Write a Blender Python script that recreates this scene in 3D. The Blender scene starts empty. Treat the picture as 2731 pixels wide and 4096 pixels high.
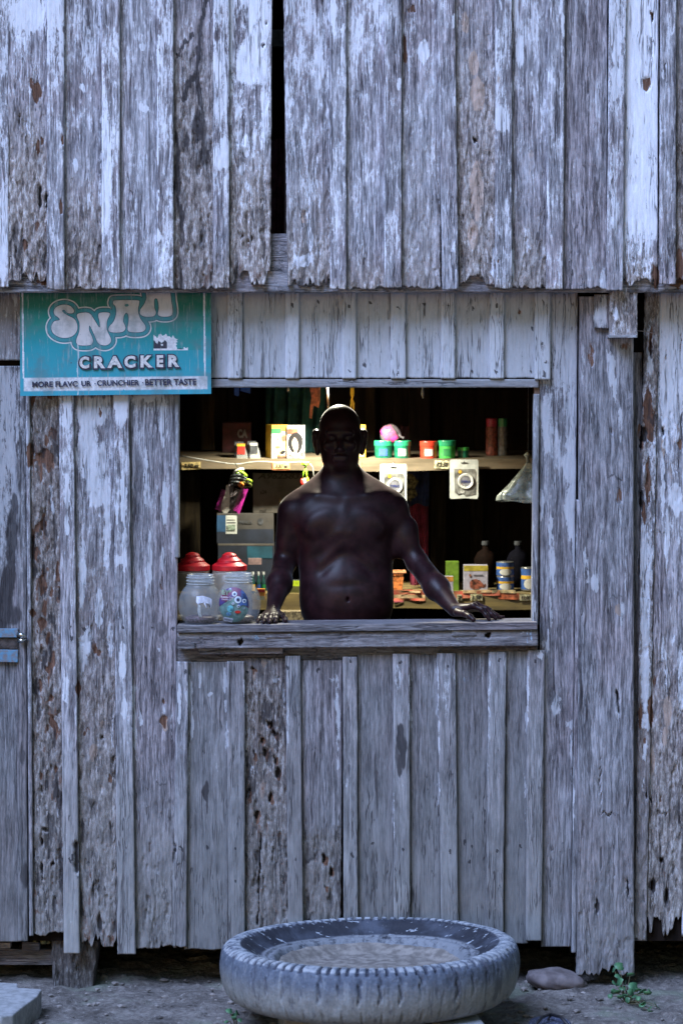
import bpy, bmesh, math, random
import numpy as np
from mathutils import Vector
sc = bpy.context.scene
COL = sc.collection
rad = math.radians

# ---------------------------------------------------------------- camera, sky, sun, exposure
CZ, CD, HY = 2.65, 13.0, 1300.0          # eye height above the ground, distance to the shop front, eye-level row of the photo
cd = bpy.data.cameras.new('camera'); cam = bpy.data.objects.new('camera', cd); COL.objects.link(cam)
cam.location = (0, -CD, CZ); cam.rotation_euler = (rad(90), 0, 0)
cd.sensor_fit = 'VERTICAL'; cd.sensor_height = 36; cd.lens = 36 * CD / 4.096
cd.shift_y = -(2048 - HY) / 4096.0
cd.clip_end = 500
cd.dof.use_dof = True; cd.dof.focus_distance = CD; cd.dof.aperture_fstop = 2.2
sc.camera = cam
sc.view_settings.view_transform = 'Standard'; sc.view_settings.look = 'None'
sc.view_settings.gamma = 1.0; sc.view_settings.exposure = 1.92

SUN_EL, SUN_ROT = rad(6), rad(200)
w = bpy.data.worlds.new('World'); sc.world = w; w.use_nodes = True
nt = w.node_tree; bg = nt.nodes['Background']
sky = nt.nodes.new('ShaderNodeTexSky'); sky.sky_type = 'NISHITA'; sky.sun_disc = False
sky.sun_elevation = SUN_EL; sky.sun_rotation = SUN_ROT; sky.ozone_density = 3.0; sky.air_density = 1.6; sky.dust_density = 0.4
nt.links.new(sky.outputs[0], bg.inputs[0]); bg.inputs[1].default_value = 0.05
sl = bpy.data.lights.new('sun', 'SUN'); sl.energy = 1.5; sl.angle = rad(36); sl.color = (0.475, 0.61, 1.0)
so = bpy.data.objects.new('sun', sl); COL.objects.link(so)
so.rotation_euler = (rad(40), 0, rad(-38))

# ---------------------------------------------------------------- helpers
def W(px, py, Y=0.0):
    s = (CD + Y) / CD / 1000
    return ((px - 1365.5) * s, Y, CZ + (HY - py) * s)
def SX(px, Y): return (px - 1365.5) * (CD + Y) / CD / 1000
def SZ(py, Y): return CZ + (HY - py) * (CD + Y) / CD / 1000

def _h(ix, iy, seed):
    ix = ix.astype(np.int64); iy = iy.astype(np.int64)
    n = (ix * 374761393 + iy * 668265263 + int(seed) * 1442695041) & 0xffffffff
    n = ((n ^ (n >> 13)) * 1274126177) & 0xffffffff
    n = ((n ^ (n >> 16)) * 2246822519) & 0xffffffff
    return ((n ^ (n >> 15)) & 0xffffff) / float(0xffffff)
def vn(x, y, seed=0):
    x = np.asarray(x, float); y = np.asarray(y, float)
    ix = np.floor(x); iy = np.floor(y); fx = x - ix; fy = y - iy
    fx = fx * fx * (3 - 2 * fx); fy = fy * fy * (3 - 2 * fy)
    a = _h(ix, iy, seed); b = _h(ix + 1, iy, seed); c = _h(ix, iy + 1, seed); d = _h(ix + 1, iy + 1, seed)
    return (a * (1 - fx) + b * fx) * (1 - fy) + (c * (1 - fx) + d * fx) * fy
def fbm(x, y, seed=0, o=4):
    t = 0; a = .5; n = 0
    for k in range(o):
        t = t + a * vn(np.asarray(x) * 2 ** k + 17 * k, np.asarray(y) * 2 ** k + 31 * k, seed + k); n += a; a *= .5
    return t / n
def sst(a, b, x):
    t = np.clip((x - a) / (b - a), 0, 1); return t * t * (3 - 2 * t)

def tag(o, label=None, cat=None, group=None, kind=None):
    if label: o['label'] = label
    if cat: o['category'] = cat
    if group: o['group'] = group
    if kind: o['kind'] = kind
    return o
def empty(name, loc, label, cat, group=None):
    o = bpy.data.objects.new(name, None); COL.objects.link(o); o.location = loc; o.empty_display_size = .05
    return tag(o, label, cat, group)

def wloc(o):
    v = Vector(o.location)
    while o.parent: o = o.parent; v += Vector(o.location)
    return v

class MB:
    """collects shapes given in world coordinates and links them as ONE mesh object"""
    def __init__(s): s.v = []; s.f = []; s.fm = []; s.m = 0; s.attr = None
    def add(s, vs, fs):
        b = len(s.v); s.v += [tuple(map(float, p)) for p in vs]; s.f += [tuple(b + i for i in f) for f in fs]; s.fm += [s.m] * len(fs); return s
    def box(s, x0, x1, y0, y1, z0, z1, rx=0, ry=0, rz=0):
        vs = [(x, y, z) for z in (z0, z1) for y in (y0, y1) for x in (x0, x1)]
        if rx or ry or rz:
            from mathutils import Euler
            c = Vector(((x0 + x1) / 2, (y0 + y1) / 2, (z0 + z1) / 2)); R = Euler((rx, ry, rz)).to_matrix()
            vs = [R @ (Vector(p) - c) + c for p in vs]
        return s.add(vs, [(0, 2, 3, 1), (4, 5, 7, 6), (0, 1, 5, 4), (2, 6, 7, 3), (0, 4, 6, 2), (1, 3, 7, 5)])
    def lathe(s, cx, cy, prof, n=40, sx=1, sy=1, cap=True, tilt=0):
        vs = []; fs = []
        for (r, z) in prof:
            for k in range(n):
                a = 2 * math.pi * k / n; vs.append((cx + r * sx * math.cos(a) + tilt * (z - prof[0][1]), cy + r * sy * math.sin(a), z))
        for i in range(len(prof) - 1):
            for k in range(n): fs.append((i * n + k, i * n + (k + 1) % n, (i + 1) * n + (k + 1) % n, (i + 1) * n + k))
        if cap:
            if prof[0][0] > 1e-4: fs.append(tuple(range(n))[::-1])
            if prof[-1][0] > 1e-4: fs.append(tuple((len(prof) - 1) * n + k for k in range(n)))
        return s.add(vs, fs)
    def tube(s, pts, r, n=8, closed=False):
        pts = [Vector(p) for p in pts]; N = len(pts)
        rr = r if isinstance(r, (list, tuple)) else [r] * N
        vs = []; fs = []; up = Vector((0.1, 0.2, 1)).normalized()
        for i, p in enumerate(pts):
            a = pts[(i - 1) % N] if (closed or i > 0) else p; b = pts[(i + 1) % N] if (closed or i < N - 1) else p
            t = (b - a).normalized(); u = t.cross(up)
            if u.length < .05: u = t.cross(Vector((1, 0, 0)))
            u.normalize(); q = t.cross(u)
            for k in range(n):
                an = 2 * math.pi * k / n; vs.append(p + (u * math.cos(an) + q * math.sin(an)) * rr[i])
        for i in range(N if closed else N - 1):
            j = (i + 1) % N
            for k in range(n): fs.append((i * n + k, i * n + (k + 1) % n, j * n + (k + 1) % n, j * n + k))
        if not closed: fs += [tuple(range(n))[::-1], tuple((N - 1) * n + k for k in range(n))]
        return s.add(vs, fs)
    def prism(s, poly, y0, y1):
        """poly = [(x,z)...] extruded from y0 (front) to y1"""
        n = len(poly); vs = [(x, y0, z) for x, z in poly] + [(x, y1, z) for x, z in poly]
        return s.add(vs, [tuple(range(n)), tuple(range(2 * n - 1, n - 1, -1))] + [(i, i + n, (i + 1) % n + n, (i + 1) % n) for i in range(n)])
    def sheet(s, P, th=0):
        """P[i][j] points; closed thin shell when th>0 (thickness along y)"""
        P = np.asarray(P, float); a, b, _ = P.shape
        vs = P.reshape(-1, 3).tolist(); fs = [(i * b + j, i * b + j + 1, (i + 1) * b + j + 1, (i + 1) * b + j) for i in range(a - 1) for j in range(b - 1)]
        if th:
            m = a * b; vs += (P + np.array([0, th, 0])).reshape(-1, 3).tolist()
            fs += [tuple(m + q for q in f[::-1]) for f in fs]
            ring = [j for j in range(b)] + [i * b + b - 1 for i in range(1, a)] + [(a - 1) * b + j for j in range(b - 2, -1, -1)] + [i * b for i in range(a - 2, 0, -1)]
            fs += [(ring[k], ring[k] + m, ring[(k + 1) % len(ring)] + m, ring[(k + 1) % len(ring)]) for k in range(len(ring))]
        return s.add(vs, fs)
    def build(s, name, mat, parent=None, smooth=False, bevel=0, org=None, subd=0):
        V = np.array(s.v, float)
        if parent is not None: o0 = wloc(parent)
        elif org is not None: o0 = Vector(org)
        else: o0 = Vector(((V[:, 0].min() + V[:, 0].max()) / 2, (V[:, 1].min() + V[:, 1].max()) / 2, V[:, 2].min()))
        me = bpy.data.meshes.new(name); me.from_pydata((V - np.array(o0)).tolist(), [], s.f)
        mats = mat if isinstance(mat, (list, tuple)) else [mat]
        for m in mats: me.materials.append(m)
        if len(mats) > 1: me.polygons.foreach_set('material_index', s.fm)
        bm = bmesh.new(); bm.from_mesh(me); bmesh.ops.recalc_face_normals(bm, faces=bm.faces); bm.to_mesh(me); bm.free()
        if smooth: me.polygons.foreach_set('use_smooth', [True] * len(me.polygons))
        o = bpy.data.objects.new(name, me); COL.objects.link(o)
        if parent is not None: o.parent = parent
        else: o.location = o0
        if bevel:
            b = o.modifiers.new('bevel', 'BEVEL'); b.width = bevel; b.segments = 2; b.limit_method = 'ANGLE'
        if subd:
            b = o.modifiers.new('sub', 'SUBSURF'); b.levels = b.render_levels = subd
        return o

def grid_mesh(name, V, F, mat, parent=None, attrs=None, smooth=True, org=None):
    """numpy arrays -> mesh object with float point attributes"""
    V = np.asarray(V, np.float64)
    o0 = np.array(wloc(parent)) if parent is not None else np.array(org if org is not None else (0, 0, 0))
    V = V - o0
    me = bpy.data.meshes.new(name); F = np.asarray(F, np.int32)
    me.vertices.add(len(V)); me.vertices.foreach_set('co', V.astype(np.float32).ravel())
    me.loops.add(F.size); me.loops.foreach_set('vertex_index', F.ravel())
    me.polygons.add(len(F)); me.polygons.foreach_set('loop_start', np.arange(0, F.size, F.shape[1], dtype=np.int32))
    me.update(calc_edges=True); me.validate()
    me.polygons.foreach_set('use_smooth', np.full(len(me.polygons), smooth))
    for k, a in (attrs or {}).items():
        at = me.attributes.new(k, 'FLOAT', 'POINT'); at.data.foreach_set('value', np.asarray(a, np.float32))
    me.materials.append(mat)
    o = bpy.data.objects.new(name, me); COL.objects.link(o)
    if parent is not None: o.parent = parent
    else: o.location = o0
    return o

# ---------------------------------------------------------------- materials
class NG:
    def __init__(s, name):
        s.m = bpy.data.materials.new(name); s.m.use_nodes = True; s.t = s.m.node_tree; s.b = s.t.nodes['Principled BSDF']
        s.tc = s.n('ShaderNodeTexCoord')
    def n(s, ty, **k):
        o = s.t.nodes.new(ty)
        for a, b in k.items(): setattr(o, a, b)
        return o
    def L(s, a, b): s.t.links.new(a, b)
    def put(s, sock, v):
        if isinstance(v, bpy.types.NodeSocket): s.L(v, sock)
        elif isinstance(v, (tuple, list)): sock.default_value = tuple(v) + ((1,) if len(v) == 3 and len(sock.default_value) == 4 else ())
        else: sock.default_value = v
    def math(s, op, a, b=0.0, c=0.0, clamp=False):
        o = s.n('ShaderNodeMath', operation=op, use_clamp=clamp)
        s.put(o.inputs[0], a); s.put(o.inputs[1], b)
        if op in ('MULTIPLY_ADD',): s.put(o.inputs[2], c)
        return o.outputs[0]
    def noise(s, vec, scale=1.0, detail=4, rough=.6, dist=0.0):
        o = s.n('ShaderNodeTexNoise'); s.L(vec, o.inputs['Vector']); o.inputs['Scale'].default_value = scale
        o.inputs['Detail'].default_value = detail; o.inputs['Roughness'].default_value = rough; o.inputs['Distortion'].default_value = dist
        return o.outputs[0]
    def mapv(s, vec, scale, loc=(0, 0, 0)):
        o = s.n('ShaderNodeMapping'); s.L(vec, o.inputs[0]); o.inputs['Scale'].default_value = scale; o.inputs['Location'].default_value = loc; return o.outputs[0]
    def ss(s, x, a, b):
        o = s.n('ShaderNodeMapRange', interpolation_type='SMOOTHSTEP'); s.put(o.inputs[0], x); s.put(o.inputs[1], a); s.put(o.inputs[2], b); return o.outputs[0]
    def mix(s, f, a, b, bt='MIX'):
        o = s.n('ShaderNodeMix', data_type='RGBA', blend_type=bt); s.put(o.inputs[0], f); s.put(o.inputs[6], a); s.put(o.inputs[7], b); return o.outputs[2]
    def ramp(s, f, stops):
        o = s.n('ShaderNodeValToRGB'); s.put(o.inputs[0], f); e = o.color_ramp.elements
        while len(e) < len(stops): e.new(.5)
        for q, (p, c) in zip(e, stops): q.position = p; q.color = tuple(c) + (1,)
        return o.outputs[0]
    def attr(s, name):
        o = s.n('ShaderNodeAttribute'); o.attribute_name = name; return o.outputs['Fac']
    def bump(s, h, strength=.5, dist=.002, nrm=None):
        o = s.n('ShaderNodeBump'); s.put(o.inputs['Height'], h); o.inputs['Strength'].default_value = strength; o.inputs['Distance'].default_value = dist
        if nrm is not None: s.L(nrm, o.inputs['Normal'])
        return o.outputs[0]

_mc = {}
def mat(name, col, rough=.6, var=.15, scale=40, bump=.15, metal=0, alpha=1, trans=0, emit=0, col2=None, stretch=(1, 1, 1), spec=.5):
    if name in _mc: return _mc[name]
    g = NG(name); v = g.mapv(g.tc.outputs['Object'], stretch)
    nz = g.noise(v, scale, 4, .6)
    c2 = col2 if col2 else tuple(c * (1 - var * 2.2) for c in col)
    c1 = col if col2 else tuple(min(1, c * (1 + var)) for c in col)
    c = g.mix(g.ss(nz, .35, .65), c2, c1)
    g.put(g.b.inputs['Base Color'], c); g.b.inputs['Roughness'].default_value = rough; g.b.inputs['Metallic'].default_value = metal
    g.b.inputs['Specular IOR Level'].default_value = spec
    if alpha < 1: g.b.inputs['Alpha'].default_value = alpha
    if trans: g.b.inputs['Transmission Weight'].default_value = trans
    if emit: g.put(g.b.inputs['Emission Color'], col); g.b.inputs['Emission Strength'].default_value = emit
    if bump: g.L(g.bump(nz, bump, .002), g.b.inputs['Normal'])
    _mc[name] = g.m; return g.m

def wood_material(name, dark=(.065, .062, .072), midc=(.23, .235, .262), light=(.57, .58, .65), paintc=(.66, .70, .78)):
    g = NG(name); ob = g.tc.outputs['Object']
    sd = g.attr('seedv'); cx = g.n('ShaderNodeCombineXYZ'); g.L(sd, cx.inputs[0]); g.L(g.math('MULTIPLY', sd, 3.1), cx.inputs[2]); g.L(g.math('MULTIPLY', sd, 1.7), cx.inputs[1])
    va = g.n('ShaderNodeVectorMath', operation='ADD'); g.L(ob, va.inputs[0]); g.L(cx.outputs[0], va.inputs[1]); v = va.outputs[0]
    # gentle warp so that the grain wanders
    wv = g.n('ShaderNodeTexNoise'); g.L(g.mapv(v, (4, 4, 1.6)), wv.inputs['Vector']); wv.inputs['Detail'].default_value = 2
    ws = g.n('ShaderNodeVectorMath', operation='MULTIPLY'); g.L(wv.outputs['Color'], ws.inputs[0]); ws.inputs[1].default_value = (.016, .016, 0)
    vb = g.n('ShaderNodeVectorMath', operation='ADD'); g.L(v, vb.inputs[0]); g.L(ws.outputs[0], vb.inputs[1]); v = vb.outputs[0]
    N1 = g.noise(g.mapv(v, (64, 64, 2.6)), 1, 7, .74)
    N2 = g.noise(g.mapv(v, (150, 150, 9)), 1, 4, .8)
    N6 = g.noise(g.mapv(v, (130, 130, 34)), 1, 4, .8)
    N3 = g.noise(g.mapv(v, (17, 17, 6.5)), 1, 5, .65)
    N4 = g.noise(g.mapv(v, (72, 72, 20)), 1, 6, .8, .2)
    N5 = g.noise(g.mapv(v, (3.5, 3.5, 1.5)), 1, 3, .6)
    rot = g.attr('rot'); paint = g.attr('paint'); brown = g.attr('brown'); stain_shade = g.attr('stain_shade'); tone = g.attr('tone'); dust = g.attr('dust'); tan = g.attr('tan'); blue = g.attr('blue')
    f = g.math('ADD', g.math('MULTIPLY', N1, .40), g.math('ADD', g.math('MULTIPLY', N2, .42), g.math('MULTIPLY', N3, .18)))
    base = g.ramp(f, [(.405, dark), (.485, midc), (.585, light)])
    # warm / purple drift in the bare wood
    base = g.mix(g.math('MULTIPLY', g.ss(N5, .42, .64), .65), base, g.mix(1.0, base, (.92, .80, .79), 'MULTIPLY'))
    cr = g.math('ABSOLUTE', g.math('SUBTRACT', g.noise(g.mapv(v, (26, 26, .9)), 1, 3, .6), .5)); cr = g.math('SUBTRACT', 1, g.ss(cr, .003, .016))
    cr2 = g.math('ABSOLUTE', g.math('SUBTRACT', g.noise(g.mapv(v, (44, 44, 2.2), (9, 0, 0)), 1, 3, .6), .47)); cr = g.math('MAXIMUM', cr, g.math('MULTIPLY', g.math('SUBTRACT', 1, g.ss(cr2, .002, .014)), .7))
    cr = g.math('MULTIPLY', cr, g.ss(g.noise(g.mapv(v, (12, 12, 4), (3, 0, 0)), 1, 2, .5), .42, .58))
    # rotten wood: greyer brown, rough
    rc = g.ramp(N4, [(.36, (.06, .050, .048)), (.5, (.26, .228, .21)), (.62, (.58, .58, .60))])
    base = g.mix(g.math('MULTIPLY', g.ss(g.math('ADD', rot, g.math('MULTIPLY', g.math('SUBTRACT', N3, .5), .8)), .25, .75), .9), base, rc)
    base = g.mix(g.ss(g.math('ADD', tan, g.math('MULTIPLY', g.math('SUBTRACT', N4, .5), .7)), .42, .6), base, g.ramp(N4, [(.3, (.26, .2, .17)), (.7, (.47, .39, .35))]))
    dm = g.math('MULTIPLY', dust, g.math('ADD', .55, g.math('MULTIPLY', N3, .7)), clamp=True)
    base = g.mix(dm, base, g.ramp(N3, [(.35, (.20, .21, .215)), (.65, (.30, .31, .315))]))
    # old paint, flaked off along the grain
    pm = g.math('ADD', paint, g.math('ADD', g.math('MULTIPLY', g.math('SUBTRACT', N1, .5), 1.1), g.math('ADD', g.math('MULTIPLY', g.math('SUBTRACT', N3, .5), 1.75), g.math('MULTIPLY', g.math('SUBTRACT', N2, .5), 1.0))))
    pm = g.math('ADD', pm, g.math('MULTIPLY', g.math('SUBTRACT', N4, .5), .8))
    pm = g.math('ADD', pm, g.math('MULTIPLY', g.math('SUBTRACT', N6, .5), 1.35))
    pm = g.ss(pm, .48, .74)
    pcol = g.mix(g.ss(N4, .3, .7), tuple(c * .82 for c in paintc), paintc)
    pcol = g.mix(blue, pcol, (.30, .50, .72))
    base = g.mix(g.math('MULTIPLY', pm, .92), base, pcol)
    base = g.mix(g.math('MULTIPLY', cr, .75), base, (.035, .03, .035))
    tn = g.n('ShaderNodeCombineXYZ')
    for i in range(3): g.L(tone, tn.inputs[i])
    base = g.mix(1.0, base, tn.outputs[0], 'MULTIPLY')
    bm_ = g.ss(g.math('ADD', brown, g.math('MULTIPLY', g.math('SUBTRACT', N4, .5), 1.6)), .40, .66)
    base = g.mix(bm_, base, g.ramp(N2, [(.3, (.055, .026, .018)), (.7, (.22, .125, .085))]))
    sm = g.ss(g.math('ADD', stain_shade, g.math('MULTIPLY', g.math('SUBTRACT', N1, .5), .7)), .3, .8)
    base = g.mix(g.math('MULTIPLY', sm, .85), base, (.028, .026, .030))
    g.put(g.b.inputs['Base Color'], base)
    g.put(g.b.inputs['Roughness'], g.math('SUBTRACT', .88, g.math('MULTIPLY', pm, .22)))
    g.b.inputs['Specular IOR Level'].default_value = .3
    h = g.math('ADD', g.math('MULTIPLY', N2, .35), g.math('MULTIPLY', N1, .9))
    h = g.math('ADD', g.math('SUBTRACT', h, g.math('MULTIPLY', cr, .6)), g.math('MULTIPLY', pm, .12))
    h = g.math('ADD', h, g.math('MULTIPLY', g.math('MULTIPLY', N4, rot), 1.6))
    g.L(g.bump(h, .9, .0035), g.b.inputs['Normal'])
    return g.m
WOOD = wood_material('weathered_wood')
PLAIN = wood_material('painted_wood', (.20, .21, .225), (.29, .305, .33), (.36, .38, .41), (.56, .60, .66))
DARKW = wood_material('oiled_grey_wood', (.06, .056, .064), (.17, .165, .178), (.33, .325, .35), (.5, .53, .6))
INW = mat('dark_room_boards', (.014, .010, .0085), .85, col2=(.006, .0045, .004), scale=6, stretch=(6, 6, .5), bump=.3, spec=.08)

# wear that stands where it stands on the boards (positions read off the photo)
FE = {k: [] for k in ('paint', 'brown', 'stain_shade', 'hole', 'tan', 'blue', 'rot')}
def ft(kind, *L):
    for q in L: FE[kind].append(q if len(q) == 5 else tuple(q) + (1.0,))
def line(kind, pts, r, st=1.0):
    for (a, b), (c, d) in zip(pts[:-1], pts[1:]):
        n = max(1, int(math.hypot(c - a, d - b) / (r * 1.3)))
        for i in range(n + 1): t = i / n; FE[kind].append((a + (c - a) * t, b + (d - b) * t, r, r * 1.6, st))
def field(kind, px, py):
    out = np.zeros(px.shape)
    if not FE[kind]: return out
    x0, x1, y0, y1 = px.min(), px.max(), py.min(), py.max()
    wx = px + 16 * (fbm(px / 14, py / 34, 5, 3) - .5); wy = py + 44 * (fbm(px / 16, py / 40, 9, 3) - .5)
    for (x, y, rx, ry, st) in FE[kind]:
        if x + 1.5 * rx + 10 < x0 or x - 1.5 * rx - 10 > x1 or y + 1.5 * ry + 25 < y0 or y - 1.5 * ry - 25 > y1: continue
        d = np.hypot((wx - x) / rx, (wy - y) / ry)
        out = np.maximum(out, st * sst(1.3, .7, d))
    return out

def lev(v, py):
    if isinstance(v, (int, float)): return np.full(py.shape, float(v))
    return np.interp(py, [a for a, b in v], [b for a, b in v])

_seed = [10]
class Boards:
    def __init__(s): s.V = []; s.F = []; s.A = {k: [] for k in ('paint', 'brown', 'stain_shade', 'rot', 'tone', 'seedv', 'dust', 'tan', 'blue')}; s.n = 0
    def plank(s, xl, xr, yt, yb, Y=0.0, th=.022, paint=.3, rot=0.0, tone=1.0, dust=0.0, jag=0.0, xlb=None, xrb=None, res=4.0, edge=.003, tan=0.0, jagt=0.0, taper=None, wander=1.0):
        """a board given by its edges in the photo's pixels: real board at depth Y, th thick; jag = how far its end is eaten away (px)"""
        _seed[0] += 1; sd = _seed[0]; rng = random.Random(sd)
        xlb = xl if xlb is None else xlb; xrb = xr if xrb is None else xrb
        wdt = xr - xl; hgt = yb - yt
        nx = max(4, int(wdt / res)); ny = max(4, int(hgt / (res * 1.35)))
        u = np.linspace(0, 1, nx + 1); t = np.linspace(0, 1, ny + 1)
        U, T = np.meshgrid(u, t)
        ee = (fbm(u * wdt / 34, np.full(u.shape, sd * 3.3), sd, 3) - .35) + .22 * (vn(u * wdt / 9, u * 0 + sd, sd + 3) - .5)
        jb = jag * 1.15 * sst(.02, .38, ee) + 1.5 * vn(u * wdt / 6, u * 0, sd)
        jt = jagt * sst(.02, .38, ee)
        PY = yt + jt[None, :] + T * ((yb - jb)[None, :] - yt - jt[None, :])
        tt = (PY - yt) / hgt
        rv = lev(rot, PY)
        el = 2.4 * wander * (fbm(PY / 90, PY * 0 + sd, sd + 5, 3) - .5) + rv * 7 * (fbm(PY / 22, PY * 0, sd + 6, 3) - .45)
        er = 2.4 * wander * (fbm(PY / 90, PY * 0 + sd, sd + 7, 3) - .5) - rv * 7 * (fbm(PY / 22, PY * 0, sd + 8, 3) - .45)
        XL = xl + (xlb - xl) * tt + el; XR = xr + (xrb - xr) * tt + er
        PX = XL + U * (XR - XL)
        hole = field('hole', PX, PY); rf = field('rot', PX, PY); rv = np.clip(rv + rf, 0, 1)
        # relief
        ed = np.minimum(U, 1 - U) * wdt
        dz = edge * np.exp(-ed / 3.0) + .0007 * (fbm(PX / 4, PY / 120, sd + 1, 3) - .5) * 2
        fl = fbm(PX / 22, PY / 95, sd + 2, 4); fl2 = vn(PX / 7, PY / 26, sd + 4)
        st_ = np.floor(fl * 7) / 7
        dz = dz + rv * (.018 * (1 - (.55 * st_ + .45 * fl) * 1.25) + .004 * fl2 - .005)
        dz = dz + rv * .010 * sst(.62, .70, fbm(PX / 13, PY / 62, sd + 12, 3))
        brf = field('brown', PX, PY)
        dz = dz + .005 * sst(.3, .8, brf) + .024 * hole
        PYd = Y + np.clip(dz, -.004, max(th, .012) + .012)
        sc_ = (CD + Y) / CD / 1000
        VX = (PX - 1365.5) * sc_; VZ = CZ + (HY - PY) * sc_
        V = np.stack([VX, PYd, VZ], -1).reshape(-1, 3)
        ids = np.arange((nx + 1) * (ny + 1)).reshape(ny + 1, nx + 1)
        F = np.stack([ids[:-1, :-1], ids[1:, :-1], ids[1:, 1:], ids[:-1, 1:]], -1).reshape(-1, 4)
        ring = np.concatenate([ids[0, :], ids[1:, -1], ids[-1, -2::-1], ids[-2:0:-1, 0]])
        B = V[ring].copy(); B[:, 1] = Y + th; k = len(V); m = len(ring); r2 = np.arange(k, k + m)
        F2 = np.stack([ring, np.roll(ring, -1), np.roll(r2, -1), r2], -1)
        V = np.concatenate([V, B]); F = np.concatenate([F, F2])
        pxa = np.concatenate([PX.ravel(), PX.ravel()[ring]]); pya = np.concatenate([PY.ravel(), PY.ravel()[ring]])
        rva = np.concatenate([rv.ravel(), rv.ravel()[ring]]); fla = np.concatenate([fl.ravel(), fl.ravel()[ring]])
        hol = np.concatenate([hole.ravel(), hole.ravel()[ring]]); bra = np.concatenate([brf.ravel(), brf.ravel()[ring]])
        A = {}
        A['paint'] = np.clip(lev(paint, pya) + field('paint', pxa, pya) * .95 - .25 * rva, -1, 1.2)
        A['brown'] = np.clip(bra + .55 * rva * sst(.56, .70, fbm(pxa / 15, pya / 38, sd + 21, 3)) - .2 * (1 - rva), 0, 1)
        A['stain_shade'] = np.clip(np.maximum(field('stain_shade', pxa, pya), hol) + .72 * rva * sst(.41, .33, fla), 0, 1)  # besides stains, holes and rot pits get their shade as dark colour
        A['rot'] = rva; A['tone'] = np.full(len(V), tone * (.93 + .14 * rng.random())); A['seedv'] = np.full(len(V), (sd * 7.31) % 50)
        A['dust'] = np.clip(lev(dust, pya), 0, 1); A['tan'] = np.clip(field('tan', pxa, pya) + tan, 0, 1); A['blue'] = field('blue', pxa, pya)
        for q in A: s.A[q].append(A[q])
        s.V.append(V); s.F.append(F + s.n); s.n += len(V); return s
    def build(s, name, m, parent, smooth=True):
        return grid_mesh(name, np.concatenate(s.V), np.concatenate(s.F), m, parent, {k: np.concatenate(a) for k, a in s.A.items()}, smooth)
def one(name, parent, m, *a, **k):
    return Boards().plank(*a, **k).build(name, m, parent)

def text_on(name, txt, x0, x1, z0, z1, y, m, parent, bold=.0, rot=0.0, extr=.0004, shear=0):
    """flat lettering fitted to a box on a plane facing the street"""
    c = bpy.data.curves.new(name, 'FONT'); c.body = txt; c.size = 1; c.offset = bold; c.extrude = 0.0; c.shear = shear
    c.resolution_u = 4
    o = bpy.data.objects.new('tmp', c); COL.objects.link(o)
    dg = bpy.context.evaluated_depsgraph_get(); me = bpy.data.meshes.new_from_object(o.evaluated_get(dg)); bpy.data.objects.remove(o)
    n = len(me.vertices); co = np.zeros(n * 3, np.float32); me.vertices.foreach_get('co', co); co = co.reshape(-1, 3)
    mn = co.min(0); mx = co.max(0); s_ = (mx - mn); s_[s_ == 0] = 1
    X = x0 + (co[:, 0] - mn[0]) / s_[0] * (x1 - x0); Z = z0 + (co[:, 1] - mn[1]) / s_[1] * (z1 - z0)
    cx, cz = (x0 + x1) / 2, (z0 + z1) / 2; ca, sa = math.cos(rot), math.sin(rot)
    V = np.stack([cx + (X - cx) * ca - (Z - cz) * sa, np.full(n, y), cz + (X - cx) * sa + (Z - cz) * ca], -1)
    faces = [tuple(p.vertices) for p in me.polygons]
    mb = MB(); mb.add(V.tolist(), faces)
    ob = mb.build(name, m, parent)
    if extr:
        so_ = ob.modifiers.new('thick', 'SOLIDIFY'); so_.thickness = extr; so_.offset = 0
    bpy.data.meshes.remove(me)
    return ob

# ---------------------------------------------------------------- ground (one sheet, fine near the shop, reaching the horizon)
def ground():
    far = [3, 4.5, 7, 12, 22, 45, 100, 220]
    xs = np.concatenate([-np.array(far[::-1]), np.arange(-2.0, 2.0, .011), far])
    ys = np.concatenate([-np.array(far[::-1]), np.arange(-1.5, .9, .010), np.array([1.2, 1.8] + far)])
    X, Y = np.meshgrid(xs, ys); near = sst(2.6, 1.6, np.abs(X)) * sst(-2.6, -1.4, Y) * sst(2.0, .8, Y)
    Z = .035 * (fbm(X * 1.8 + 9, Y * 1.8 + 4, 3, 3) - .5) + near * (.030 * (fbm(X * 7, Y * 9, 7, 4) - .5) + .012 * (fbm(X * 30, Y * 34, 11, 3) - .5))
    Z += near * .010 * sst(.68, .8, fbm(X * 26, Y * 30, 19, 2))
    Z += .05 * sst(-.05, .5, Y) * fbm(X * 4, Y * 4, 15, 3) * sst(1.6, .8, Y)          # loose bank under the floor
    ids = np.arange(X.size).reshape(X.shape)
    F = np.stack([ids[:-1, :-1], ids[:-1, 1:], ids[1:, 1:], ids[1:, :-1]], -1).reshape(-1, 4)
    g = NG('trodden_dirt'); v = g.tc.outputs['Object']
    a = g.noise(v, 5, 6, .65); b = g.noise(v, 38, 5, .7); c = g.noise(v, 140, 4, .7)
    col = g.ramp(g.math('ADD', g.math('MULTIPLY', a, .5), g.math('MULTIPLY', b, .5)), [(.38, (.06, .052, .048)), (.5, (.145, .13, .12)), (.62, (.27, .25, .235))])
    col = g.mix(g.ss(g.noise(v, 2.4, 4, .6), .52, .66), col, (.155, .17, .135))
    col = g.mix(g.ss(c, .60, .68), col, (.42, .41, .40))
    g.put(g.b.inputs['Base Color'], col); g.b.inputs['Roughness'].default_value = .95
    g.L(g.bump(g.math('ADD', b, g.math('MULTIPLY', c, .5)), .8, .012), g.b.inputs['Normal'])
    o = grid_mesh('ground', np.stack([X, Y, Z], -1).reshape(-1, 3), F, g.m); tag(o, kind='structure'); return o
GROUND = ground()
rng = random.Random(4)
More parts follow.
